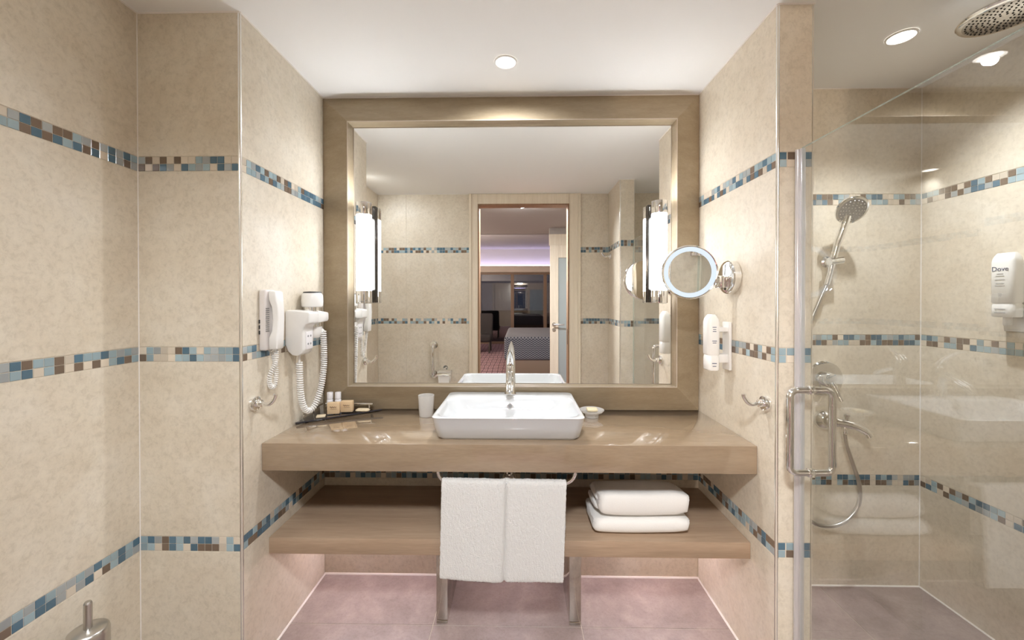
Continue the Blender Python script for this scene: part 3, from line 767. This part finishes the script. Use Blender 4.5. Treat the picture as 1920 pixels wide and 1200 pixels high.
b = BM(); coil(b, [(XL+.036,-.285,1.072), (XL+.037,-.283,1.01), (XL+.038,-.278,.94), (XL+.042,-.262,.880), (XL+.052,-.240,.860), (XL+.066,-.216,.880), (XL+.080,-.192,.95), (XL+.088,-.182,1.05), (XL+.089,-.185,1.14), (XL+.088,-.188,1.194)], .0105, .0036, 62, 10, 6); obj('coiled_cord', b, 'white_plastic', t)

def robe_hook(base, n, label, side):
    """n: wall normal, side: horizontal direction in which the finger leans"""
    base = Vector(base); n = Vector(n); s = Vector(side); z = Vector((0,0,1))
    t = thing('robe_hook', label, 'hook', base, 'chrome robe hooks')
    b = BM(); lathe(b, [(.026, .0005), (.026, .010), (.024, .014), (.016, .016)], base, n, n=28); obj('rosette', b, 'chrome', t)
    b = BM(); tube(b, cat([base+n*.012, base+n*.028-z*.001, base+n*.045-z*.004, base+n*.062+z*.002, base+n*.075+z*.018, base+n*.080+z*.030], 5), [.011]*6+[.0095]*5+[.008]*5+[.0065]*5+[.0055]*5, 12) if False else tube(b, cat([base+n*.012, base+n*.030-z*.001, base+n*.050-z*.004, base+n*.066+z*.004, base+n*.077+z*.020, base+n*.080+z*.032], 5), .0072, 12); obj('finger', b, 'chrome', t)
    b = BM(); lathe(b, [(.0125, .014), (.0135, .020), (.0125, .030), (.008, .033)], base, n, n=20); obj('collar', b, 'chrome', t)
robe_hook((XL, -.518, .962), (1,0,0), 'chrome robe hook on the left vanity wall below the phone', (0,1,0))
robe_hook((XR, -.528, .972), (-1,0,0), 'chrome robe hook on the right vanity wall near the shower', (0,1,0))
robe_hook((STUB_X0, -1.66, 1.722), (-1,0,0), 'chrome robe hook high on the stub wall beside the doorway', (0,1,0))

# ------------------------------------------------------------------ right wall: magnifier, dispenser
t = thing('magnifying_mirror', 'round lit magnifying mirror on a chrome wall arm', 'mirror', (XR, -.308, 1.36))
mc = Vector((.678, -.315, 1.440)); mn = Vector((-.10, -1, -.03)).normalized()
b = BM(); lathe(b, [(.064, .0005), (.066, .003), (.066, .026), (.062, .031), (.050, .034)], (XR,-.308,1.42), (-1,0,0), n=40); obj('wall_base', b, 'chrome', t)
b = BM(); lathe(b, [(.022, -.056), (.024, -.052), (.024, -.030), (.018, -.026)], (XR-.048,-.308,1.452), (0,0,1), n=20); lathe(b, [(.020, .026), (.022, .03), (.022, .048), (.018, .052)], (XR-.048,-.308,1.352), (0,0,1), n=20) ; obj('pivot', b, 'chrome', t)
b = BM(); box(b, XR-.078, XR-.030, -.330, -.288, 1.398, 1.424, .004); obj('arm_block', b, 'chrome', t)
b = BM(); tube(b, [(XR-.070,-.309,1.425), (mc.x+.098,-.308,1.432)], .007, 12); obj('arm', b, 'chrome', t)
b = BM(); lathe(b, [(.094, -.018), (.104, -.016), (.1075, -.008), (.1075, .004), (.104, .0075), (.1005, .006), (.100, .002)], mc, mn, n=56, cap1=False); obj('rim', b, 'chrome', t)
b = BM(); lathe(b, [(.1003, .003), (.083, .0035), (.0825, .001)], mc, mn, n=56, cap0=False, cap1=False); obj('light_ring', b, 'ring_glow', t)
b = BM(); lathe(b, [(.0826, .0016)] + [(.0826*k/6, .0016 - .0010*(1-(k/6)**2)) for k in range(5, 0, -1)], mc, mn, n=56, cap0=False); obj('mirror_disc', b, 'mirror_silver', t, ang=80)

def dispenser(origin, nrm, along, label, text):
    """wall plate, two arms and a pump bottle standing off the wall. along: direction of width."""
    O = Vector(origin); n = Vector(nrm); a = Vector(along); z = Vector((0,0,1))
    t = thing('soap_dispenser', label, 'dispenser', O, 'white wall soap dispensers')
    def bxl(n0, n1, a0, a1, z0, z1, bev):
        p = O + n*n0 + a*a0 + z*z0; q = O + n*n1 + a*a1 + z*z1; b = BM()
        box(b, min(p.x,q.x), max(p.x,q.x), min(p.y,q.y), max(p.y,q.y), min(p.z,q.z), max(p.z,q.z), bev, 3); return b
    return t, O, n, a, z, bxl
# alcove dispenser: bottle stands away from the wall on a bracket
t, O, n, a, z, bxl = dispenser((XR, -.275, 1.045), (-1,0,0), (0,1,0), 'white wall soap dispenser beside the mirror frame', None)
obj('wall_plate', bxl(.0005, .012, -.028, .030, 0, .195, .004), 'white_plastic', t)
obj('bracket_arm', bxl(.010, .052, -.018, .018, .155, .175, .004), 'white_plastic', t)
obj('bracket_arm', bxl(.010, .060, -.018, .018, .030, .065, .004), 'white_plastic', t)
def dbottle(cn0, cn1, a0, a1, z0, z1, zt):
    b = BM(); R_ = []
    for k, (zz, ins) in enumerate(((z0, .004), (z0+.004, 0), (z1, 0), (z1+.012, .003), (zt-.008, .010), (zt, .017))):
        p = O + n*(cn0+ins) + a*(a0+ins*.6); q = O + n*(cn1-ins) + a*(a1-ins*.6)
        x0, x1 = sorted((p.x, q.x)); y0, y1 = sorted((p.y, q.y))
        R_.append(rrect(x0, x1, y0, y1, min(x1-x0, y1-y0)*.3, O.z+zz, 5))
    loft(b, R_); return b
sp = obj('bottle', dbottle(.046, .096, -.030, .030, .062, .195, .226), 'dispenser_plastic', t, ang=45)
obj('pump_base', dbottle(.047, .095, -.029, .029, 0, .050, .0605), 'dispenser_plastic', t, ang=45)
b = BM()
for zz, w_ in ((.175,.016), (.166,.012), (.158,.014), (.12,.018), (.112,.014), (.03,.018), (.018,.014)):
    p = O + n*.072 + a*-.0305 + z*zz
    box(b, p.x-w_/2, p.x+w_/2, p.y-.0003, p.y+.0008, p.z-.0012, p.z+.0012)
obj('print_mark', b, 'ink', sp, smooth=False, kind='stuff')
# shower dispenser on the right wall, labelled Dove
t, O, n, a, z, bxl = dispenser((XS, -.395, 1.265), (-1,0,0), (0,-1,0), 'white wall dispenser with printed label inside the shower', None)
obj('wall_plate', bxl(.0005, .012, -.030, .052, -.055, .205, .004), 'white_plastic', t)
obj('bracket_arm', bxl(.010, .030, -.012, .032, .150, .172, .004), 'white_plastic', t)
obj('bracket_arm', bxl(.010, .030, -.012, .032, .020, .050, .004), 'white_plastic', t)
sp = obj('bottle', dbottle(.022, .072, -.026, .048, .052, .205, .238), 'dispenser_plastic', t, ang=45)
obj('pump_base', dbottle(.023, .071, -.025, .047, 0, .040, .0505), 'dispenser_plastic', t, ang=45)
p = O + n*.0726 + a*.010
RT = Matrix(((0,0,-1,0),(-1,0,0,0),(0,1,0,0),(0,0,0,1)))
text_mesh('Dove', .024, Matrix.Translation(p + z*.178) @ RT, 'brand_lettering', 'ink', sp)
b = BM()
for zz, w_ in ((.160,.020), (.152,.026), (.138,.030), (.124,.026), (.116,.030), (.086,.012), (.079,.010), (.030,.034), (.016,.034)):
    q = p + z*zz; box(b, q.x-.0004, q.x+.0004, q.y-w_/2, q.y+w_/2, q.z-.0011, q.z+.0011)
obj('print_mark', b, 'grey_plastic', sp, smooth=False, kind='stuff')
b = BM(); qq = O + n*.045 + a*.012; lathe(b, [(.012, -.03), (.012, -.001)], qq, n=16); obj('outlet', b, 'white_plastic', t)

# ------------------------------------------------------------------ shower door and fittings
GX, GT = .915, .004
t = thing('shower_door', 'frameless glass shower door with chrome pull handle', 'shower door', (GX, -.98, .010))
gy0, gy1, gz1 = -1.335, -.612, 1.820
b = BM(); box(b, GX-GT, GX+GT, gy0, gy1, .010, gz1)
b.normal_update()
for f in b.faces: f.material_index = 0 if abs(f.normal.x) > .9 else 1
o = obj('glass_panel', b, ['shower_glass', 'glass_edge'], t, smooth=False)
b = BM(); box(b, GX-.007, GX+.007, gy1-.004, gy1+.018, .010, gz1-.002, .002); tube(b, [(GX-.010, gy1+.010, .012), (GX-.010, gy1+.010, gz1-.004)], .0075, 10); obj('seal_strip', b, 'seal_plastic', t)
HY, HZ0, HZ1 = -.652, .785, 1.045
for s, nm in ((-1, 'outer'), (1, 'inner')):
    b = BM(); d = s*.066; r = .022
    pts = [(GX+s*GT, HY, HZ1)]
    pts += [(GX+d-s*r+s*r*math.sin(k*PI/12), HY, HZ1-r+r*math.cos(k*PI/12)) for k in range(7)]
    pts += [(GX+d-s*r+s*r*math.cos(k*PI/12), HY, HZ0+r-r*math.sin(k*PI/12)) for k in range(7)]
    pts += [(GX+s*GT, HY, HZ0)]
    tube(b, pts, .0105, 14); obj('pull_handle', b, 'chrome', t)
for zz in (HZ0, HZ1):
    for s in (-1, 1):
        b = BM(); lathe(b, [(.014, GT+.0003), (.014, GT+.004), (.0115, GT+.006)], (GX, HY, zz), (s,0,0), n=20); obj('handle_washer', b, 'chrome', t)
for zz in (.30, 1.56):
    b = BM(); box(b, GX-.014, GX+.014, -1.395+.06, -1.285, zz-.045, zz+.045, .002); obj('hinge', b, 'chrome', t)
    b = BM(); box(b, GX-.03, GX+.012, STUB_Y+.0005, STUB_Y+.014, zz-.045, zz+.045, .002); obj('hinge_plate', b, 'chrome', t)

# hand shower on its wall holder
t = thing('hand_shower', 'round chrome hand shower resting in its wall holder', 'hand shower', (1.42, YS, 1.505))
hb = Vector((1.412, YS-.055, 1.512))
b = BM(); lathe(b, [(.026, .0005), (.026, .008), (.018, .014), (.015, .040)], (1.42, YS, 1.505), (0,-1,0), n=24); tube(b, [(1.395, YS-.055, 1.503), (1.450, YS-.055, 1.509)], .018, 16); obj('wall_holder', b, 'chrome', t)
b = BM(); tube(b, cat([(1.392,YS-.045,1.40), (1.404,YS-.050,1.46), hb, (1.422,YS-.066,1.58), (1.436,YS-.082,1.655), (1.447,YS-.086,1.700)], 6), [.0105]*7+[.012]*6+[.0135]*6+[.0150]*6+[.017]*6, 14); obj('handle', b, 'chrome', t)
hc = Vector((1.452, YS-.105, 1.722)); hn = Vector((-.10, -.80, -.55)).normalized()
b = BM(); lathe(b, [(.018, -.030), (.045, -.022), (.061, -.010), (.064, 0), (.062, .004), (.054, .005)], hc, hn, n=36); obj('spray_head', b, 'chrome', t)
b = BM(); lathe(b, [(.054, .0052), (.050, .0062), (.02, .0066)], hc, hn, n=36); sp = obj('spray_plate', b, 'grey_plastic', t)
b = BM(); s_, u_ = frame_of(hn)
for rr_, cnt in ((.046, 18), (.036, 14), (.025, 10), (.013, 6)):
    for k in range(cnt):
        q = hc + hn*.0066 + rr_*(math.cos(2*PI*k/cnt)*s_ + math.sin(2*PI*k/cnt)*u_); lathe(b, [(.0026, 0), (.0016, .003)], q, hn, n=6)
obj('nozzles', b, 'bottle_white', sp, kind='stuff')
# mixer plate
t = thing('shower_mixer', 'round chrome shower mixer plate with lever', 'mixer', (1.415, YS, .955))
b = BM(); lathe(b, [(.082, .0005), (.083, .004), (.078, .010), (.060, .013)], (1.415, YS, .965), (0,-1,0), n=40); obj('plate', b, 'chrome', t)
b = BM(); lathe(b, [(.034, .0125), (.034, .040), (.030, .050), (.020, .054)], (1.415, YS, .965), (0,-1,0), n=28); obj('hub', b, 'chrome', t)
b = BM(); tube(b, cat([(1.415,YS-.046,.955), (1.422,YS-.062,.925), (1.432,YS-.080,.878)], 6), [.012]*5+[.010]*4+[.008]*4, 12); obj('lever', b, 'chrome', t)
# bath spout with hose outlet
t = thing('bath_spout', 'chrome wall spout with shower hose outlet', 'spout', (1.412, YS, .775))
b = BM(); lathe(b, [(.046, .0005), (.047, .005), (.042, .018), (.028, .030)], (1.412, YS, .775), (0,-1,0), n=32); obj('escutcheon', b, 'chrome', t)
b = BM(); tube(b, cat([(1.412,YS-.025,.775), (1.438,YS-.048,.776), (1.490,YS-.072,.768), (1.528,YS-.092,.748), (1.540,YS-.10,.728)], 6), [.022]*7+[.019]*6+[.017]*6+[.016]*6, 16); obj('spout', b, 'chrome', t)
b = BM(); lathe(b, [(.009, .016), (.009, .030), (.012, .031), (.012, .040), (.008, .043)], (1.470, YS-.062, .775), (0,0,1), n=16); obj('diverter_knob', b, 'chrome', t)
b = BM(); lathe(b, [(.011, -.042), (.012, -.038), (.012, -.018), (.010, -.010)], (1.462, YS-.060, .772), (0,0,1), n=16); obj('hose_nut', b, 'chrome', t)
hose = cat([(1.462,YS-.060,.732), (1.468,YS-.062,.68), (1.492,YS-.066,.60), (1.520,YS-.07,.50), (1.515,YS-.07,.41), (1.46,YS-.07,.34), (1.39,YS-.068,.315), (1.31,YS-.066,.335), (1.25,YS-.062,.42), (1.225,YS-.06,.60), (1.235,YS-.055,.90), (1.29,YS-.045,1.15), (1.36,YS-.040,1.32), (1.390,YS-.043,1.395)], 10)
b = BM(); tube(b, hose, .0082, 10)
ho = tag(obj('shower_hose', b, 'brushed_steel', None, (1.462,YS-.060,.732)), 'grey metal shower hose looping under the wall spout', 'hose')
# rain shower head
t = thing('rain_shower_head', 'round perforated rain shower head below the shower ceiling', 'shower head', (1.495, -.655, 2.2))
b = BM(); rc = (1.495, -.655, 0)
lathe(b, [(.090, 2.2005), (.099, 2.202), (.1025, 2.206), (.101, 2.211), (.060, 2.220), (.022, 2.226)], rc, n=56); obj('disc', b, 'chrome', t)
b = BM(); lathe(b, [(.088, 2.2006), (.086, 2.1992), (.02, 2.1990)], rc, n=56); sp = obj('spray_plate', b, 'brushed_steel', t)
b = BM()
for rr_, cnt in ((.080, 36), (.068, 30), (.056, 26), (.044, 20), (.032, 14), (.020, 9)):
    for k in range(cnt):
        q = Vector((rc[0]+rr_*math.cos(2*PI*k/cnt), rc[1]+rr_*math.sin(2*PI*k/cnt), 2.1991)); lathe(b, [(.0028, 0), (.0018, -.0022)], q, n=6)
obj('nozzles', b, 'rubber', sp, kind='stuff')
b = BM(); tube(b, [(1.495,-.655,2.222), (1.495,-.655,H-.0005)], .011, 16); lathe(b, [(.030, H-.0006), (.030, H-.006), (.014, H-.010)], (1.495,-.655,0), n=24); obj('ceiling_arm', b, 'chrome', t)

# ------------------------------------------------------------------ toilet brush, grab bar, paper
t = thing('toilet_brush', 'brushed steel toilet brush holder on the left wall', 'toilet brush', (-1.220, -.82, .12))
b = BM(); lathe(b, [(.044, .12), (.046, .125), (.046, .385), (.043, .396), (.039, .399), (.013, .402)], (-1.220,-.82,0), n=40); obj('holder', b, 'brushed_steel', t)
b = BM(); tube(b, [(-1.220,-.82,.399), (-1.220,-.82,.472)], .0095, 16); lathe(b, [(.0095, .472), (.007, .477)], (-1.220,-.82,0), n=16); obj('handle', b, 'brushed_steel', t)
b = BM(); tube(b, [(XW+.0005,-.82,.30), (-1.262,-.82,.30)], .012, 14); lathe(b, [(.026, .0005), (.024, .008)], (XW,-.82,.30), (1,0,0), n=24); obj('wall_bracket', b, 'brushed_steel', t)
t = thing('grab_bar', 'vertical chrome grab bar on the rear wall', 'grab bar', (-.785, YR, .66))
b = BM(); r = .03; zt, zb = .925, .655; yo = YR+.065
pts = [(-.785, YR+.004, zt)] + [(-.785, yo-r+r*math.sin(k*PI/12), zt-r+r*math.cos(k*PI/12)) for k in range(7)] + [(-.785, yo-r+r*math.cos(k*PI/12), zb+r-r*math.sin(k*PI/12)) for k in range(7)] + [(-.785, YR+.004, zb)]
tube(b, pts, .016, 14); obj('bar', b, 'chrome', t)
for zz in (zt, zb):
    b = BM(); lathe(b, [(.036, .0005), (.035, .008), (.02, .010)], (-.785, YR, zz), (0,1,0), n=24); obj('flange', b, 'chrome', t)
t = thing('paper_holder', 'chrome toilet paper holder with curved cover', 'paper holder', (-0.678, YR, .66))
b = BM(); lathe(b, [(.024, .0005), (.022, .010)], (-0.678, YR, .715), (0,1,0), n=20); tube(b, cat([(-0.678,YR+.008,.715), (-0.678,YR+.05,.712), (-0.733,YR+.062,.67), (-0.733,YR+.062,.652), (-0.618,YR+.062,.652)], 6), .006, 10); obj('arm', b, 'chrome', t)
b = BM()
R0 = []
for x in (-0.736, -0.616): R0.append([Vector((x, YR+.062+.056*math.cos(a_), .652+.056*math.sin(a_))) for a_ in [PI*(.05+.8*k/10) for k in range(11)]] + [Vector((x, YR+.062+.054*math.cos(a_), .652+.054*math.sin(a_))) for a_ in [PI*(.05+.8*k/10) for k in range(10,-1,-1)]])
loft(b, R0); obj('cover', b, 'chrome', t)
b = BM(); lathe(b, [(.018, -.05), (.050, -.05), (.050, .05), (.018, .05)], (-0.675, YR+.062, .652), (1,0,0), n=32); box(b, -0.723, -0.627, YR+.110, YR+.1115, .585, .652)
tag(obj('toilet_roll', b, 'sanitary_paper', None, (-0.675,YR+.062,.652)), 'white toilet roll under the chrome cover', 'toilet paper')
b = BM(); box(b, -.83, -.73, YR+.0005, YR+.09, .44, .562, .006)
tag(obj('paper_box', b, 'white_plastic', None, (-.78,YR+.045,.44)), 'small white wall box under the grab bar', 'box')

# ------------------------------------------------------------------ bedroom beyond the doorway
BY = -10.6
bm = BM(); box(bm, -3.2, 3.4, BY-.1, YR-.14, -.06, 0.0); struct('floor_bedroom', bm, 'carpet', 'pinkish patterned carpet in the bedroom')
bm = BM(); box(bm, -3.2, 3.4, -3.95, YR-.10, 2.30, 2.36); struct('ceiling_hall', bm, 'hall_paint', 'low hall ceiling outside the bathroom')
bm = BM(); box(bm, -3.2, 3.4, BY-.1, -3.95, 2.95, 3.0); box(bm, -3.2, 3.4, -3.97, -3.93, 2.30, 2.96); struct('ceiling_bedroom', bm, 'bed_wall', 'pale bedroom ceiling')
bm = BM(); box(bm, -3.3, -3.2, BY-.1, YR-.1, 0, 3.0); struct('wall_bedroom_left', bm, 'bed_wall', 'pale bedroom side wall')
bm = BM(); box(bm, 3.4, 3.5, BY-.1, YR-.1, 0, 3.0); struct('wall_bedroom_right', bm, 'bed_wall', 'pale bedroom side wall behind the bed head')
bm = BM(); box(bm, -3.3, XW-.14, YR-.12, YR-.02, 0, 2.36); box(bm, XS+.14, 3.5, YR-.12, YR-.02, 0, 2.36); struct('wall_hall', bm, 'bed_wall', 'hall wall beside the bathroom')
bm = BM(); box(bm, -3.2, 3.4, BY-.1, BY, 2.36, 3.0); struct('wall_bedroom_back', bm, 'bed_wall', 'pale strip of wall above the bedroom window')
bm = BM(); box(bm, -3.2, 3.4, BY-.02, BY+.20, 2.22, 2.42, .005); struct('trim_pelmet', bm, 'pelmet', 'beige pelmet above the bedroom window')
b = BM(); box(b, -3.0, 3.2, BY+.10, BY+.16, 2.425, 2.44); tag(obj('cove_light', b, 'cove_glow', None, (0,BY+.13,2.425)), 'lavender strip light on top of the bedroom pelmet', 'light strip')
# sliding window: frames and dark panes
b = BM(); box(b, -3.2, 3.4, BY-.06, BY+.0, 2.16, 2.36); box(b, -3.2, 3.4, BY-.06, BY+.02, 0.0, .07); win = struct('window_1', b, 'window_frame', 'dark bedroom sliding window at night')
for x in (-2.3, -1.25, -.22, .8, 1.9, 2.9):
    b = BM(); box(b, x-.05, x+.05, BY-.05, BY+.025, .07, 2.16, .005); obj('mullion', b, 'window_frame', win, smooth=False)
for x0, x1 in ((-3.2,-2.35), (-2.25,-1.3), (-1.2,-.27), (-.17,.75), (.85,1.85), (1.95,2.85)):
    b = BM(); box(b, x0, x1, BY-.03, BY-.022, .07, 2.16); obj('pane', b, 'window_glass', win, smooth=False)
b = BM(); box(b, -4, 4, BY-1.9, BY-1.8, -.1, 1.0); box(b, -4, 4, BY-1.9, BY-.1, -.1, -.02); struct('wall_balcony', b, 'stone_dark', 'dark balcony parapet outside the bedroom window')
# bed
t = thing('hotel_bed', 'double bed with grey zigzag throw in the bedroom', 'bed', (.8, -5.6, 0))
bd0, bd1 = -4.62, -6.9
b = BM(); box(b, -.22, 2.2, bd1+.04, bd0-.04, .03, .40, .02); obj('base', b, 'bed_base', t)
b = BM(); box(b, -.23, 2.2, bd1+.02, bd0-.02, .40, .72, .06, 4); obj('mattress', b, 'pillow_fabric', t)
b = BM(); box(b, -.25, .95, bd1, bd0, .36, .75, .05, 4); obj('throw', b, 'throw_fabric', t)
b = BM(); box(b, 1.1, 1.9, -5.6, -4.8, .72, .90, .08, 4); obj('pillow', b, 'pillow_fabric', t)
b = BM(); box(b, 1.1, 1.9, -6.7, -5.9, .72, .90, .08, 4); obj('pillow', b, 'pillow_fabric', t)
b = BM(); box(b, 2.2, 2.32, bd1-.1, bd0+.1, 0.001, 1.25, .02); obj('headboard', b, 'jamb_wood', t)
# lounge chair by the window
t = thing('lounge_chair', 'dark upholstered chair by the bedroom window', 'chair', (-1.05, -8.6, 0))
b = BM(); box(b, -1.4, -.72, -8.9, -8.25, .28, .46, .05, 3); obj('seat', b, 'lounge_fabric', t)
b = BM(); box(b, -1.4, -.72, -9.02, -8.86, .40, 1.0, .05, 3, rotm('X', .18)); obj('backrest', b, 'lounge_fabric', t)
for x in (-1.35, -.77):
    for y in (-8.85, -8.3):
        b = BM(); tube(b, [(x,y,.001), (x,y,.30)], .02, 10); obj('leg', b, 'stone_dark', t)
# inner door with frosted pane, standing frontally in the hall
DY = -3.42
b = BM(); box(b, .40, 3.4, DY-.10, DY-.03, 2.07, 2.22); box(b, 1.26, 3.4, DY-.10, DY-.03, 0, 2.07); struct('wall_hall_right', b, 'door_wood', 'pale panelled hall wall beside the inner door')
b = BM(); box(b, .40, 3.4, DY-.10, DY-.02, 2.22, 2.30); struct('trim_hall_beam', b, 'hall_paint', 'painted beam above the inner door')
t = thing('inner_door', 'pale wooden hall door with frosted glass pane', 'door', (.82, DY, 0.005))
b = BM(); box(b, .405, .515, DY-.02, DY+.02, .005, 2.065, .003); box(b, 1.14, 1.25, DY-.02, DY+.02, .005, 2.065, .003); box(b, .515, 1.14, DY-.02, DY+.02, 1.90, 2.065, .003); box(b, .515, 1.14, DY-.02, DY+.02, .005, .25, .003); obj('leaf_frame', b, 'door_wood', t, smooth=False)
b = BM(); box(b, .515, 1.14, DY-.006, DY+.006, .25, 1.90); obj('pane', b, 'frosted_pane', t, smooth=False)
b = BM(); lathe(b, [(.026, 0), (.024, .010)], (.455,DY+.02,1.02), (0,1,0), n=20); lathe(b, [(.024, 0), (.022, .010)], (.455,DY+.02,.95), (0,1,0), n=20); tube(b, [(.455,DY+.025,1.02), (.455,DY+.065,1.02), (.47,DY+.068,1.02), (.585,DY+.068,1.02)], .010, 10); obj('lever_handle', b, 'brushed_steel', t)
# added fill lights: bedroom lamp and hall dome
t = thing('bedroom_fill_lamp', 'added fill lamp with drum shade in the far bedroom', 'lamp', (-2.2, -6.0, 0))  # lamp added to brighten the bed and bedroom
b = BM(); lathe(b, [(.16, .001), (.16, .02), (.02, .03)], (-2.2,-6.0,0), n=24); tube(b, [(-2.2,-6.0,.03), (-2.2,-6.0,1.5)], .012, 10); obj('stand', b, 'brushed_steel', t)
b = BM(); lathe(b, [(.22, 1.45), (.18, 1.78)], (-2.2,-6.0,0), n=28, cap0=False, cap1=False); obj('shade', b, 'fill_shade_glow', t)
L = bpy.data.lights.new('bedroom_fill_bulb', 'POINT'); L.energy = W_BED_FILL; L.color = (1.0, .86, .74); L.shadow_soft_size = .08
o = bpy.data.objects.new('bedroom_fill_bulb', L); COL.objects.link(o); o.parent = t; o.location = (0, 0, 1.84)
t = thing('hall_fill_lamp', 'unseen fill dome added on the hall ceiling', 'ceiling light', (.03, -2.06, 2.27))  # unseen dome added as frontal fill through the doorway
b = BM(); lathe(b, [(.150, 2.2995), (.150, 2.285), (.146, 2.283)], (.03,-2.06,0), n=40, cap1=False); obj('base_ring', b, 'white_plastic', t)
b = BM(); lathe(b, [(.146, 2.284), (.140, 2.278), (.110, 2.270), (.060, 2.266), (.01, 2.265)], (.03,-2.06,0), n=40, cap0=False); obj('dome', b, 'hall_fill_glow', t)
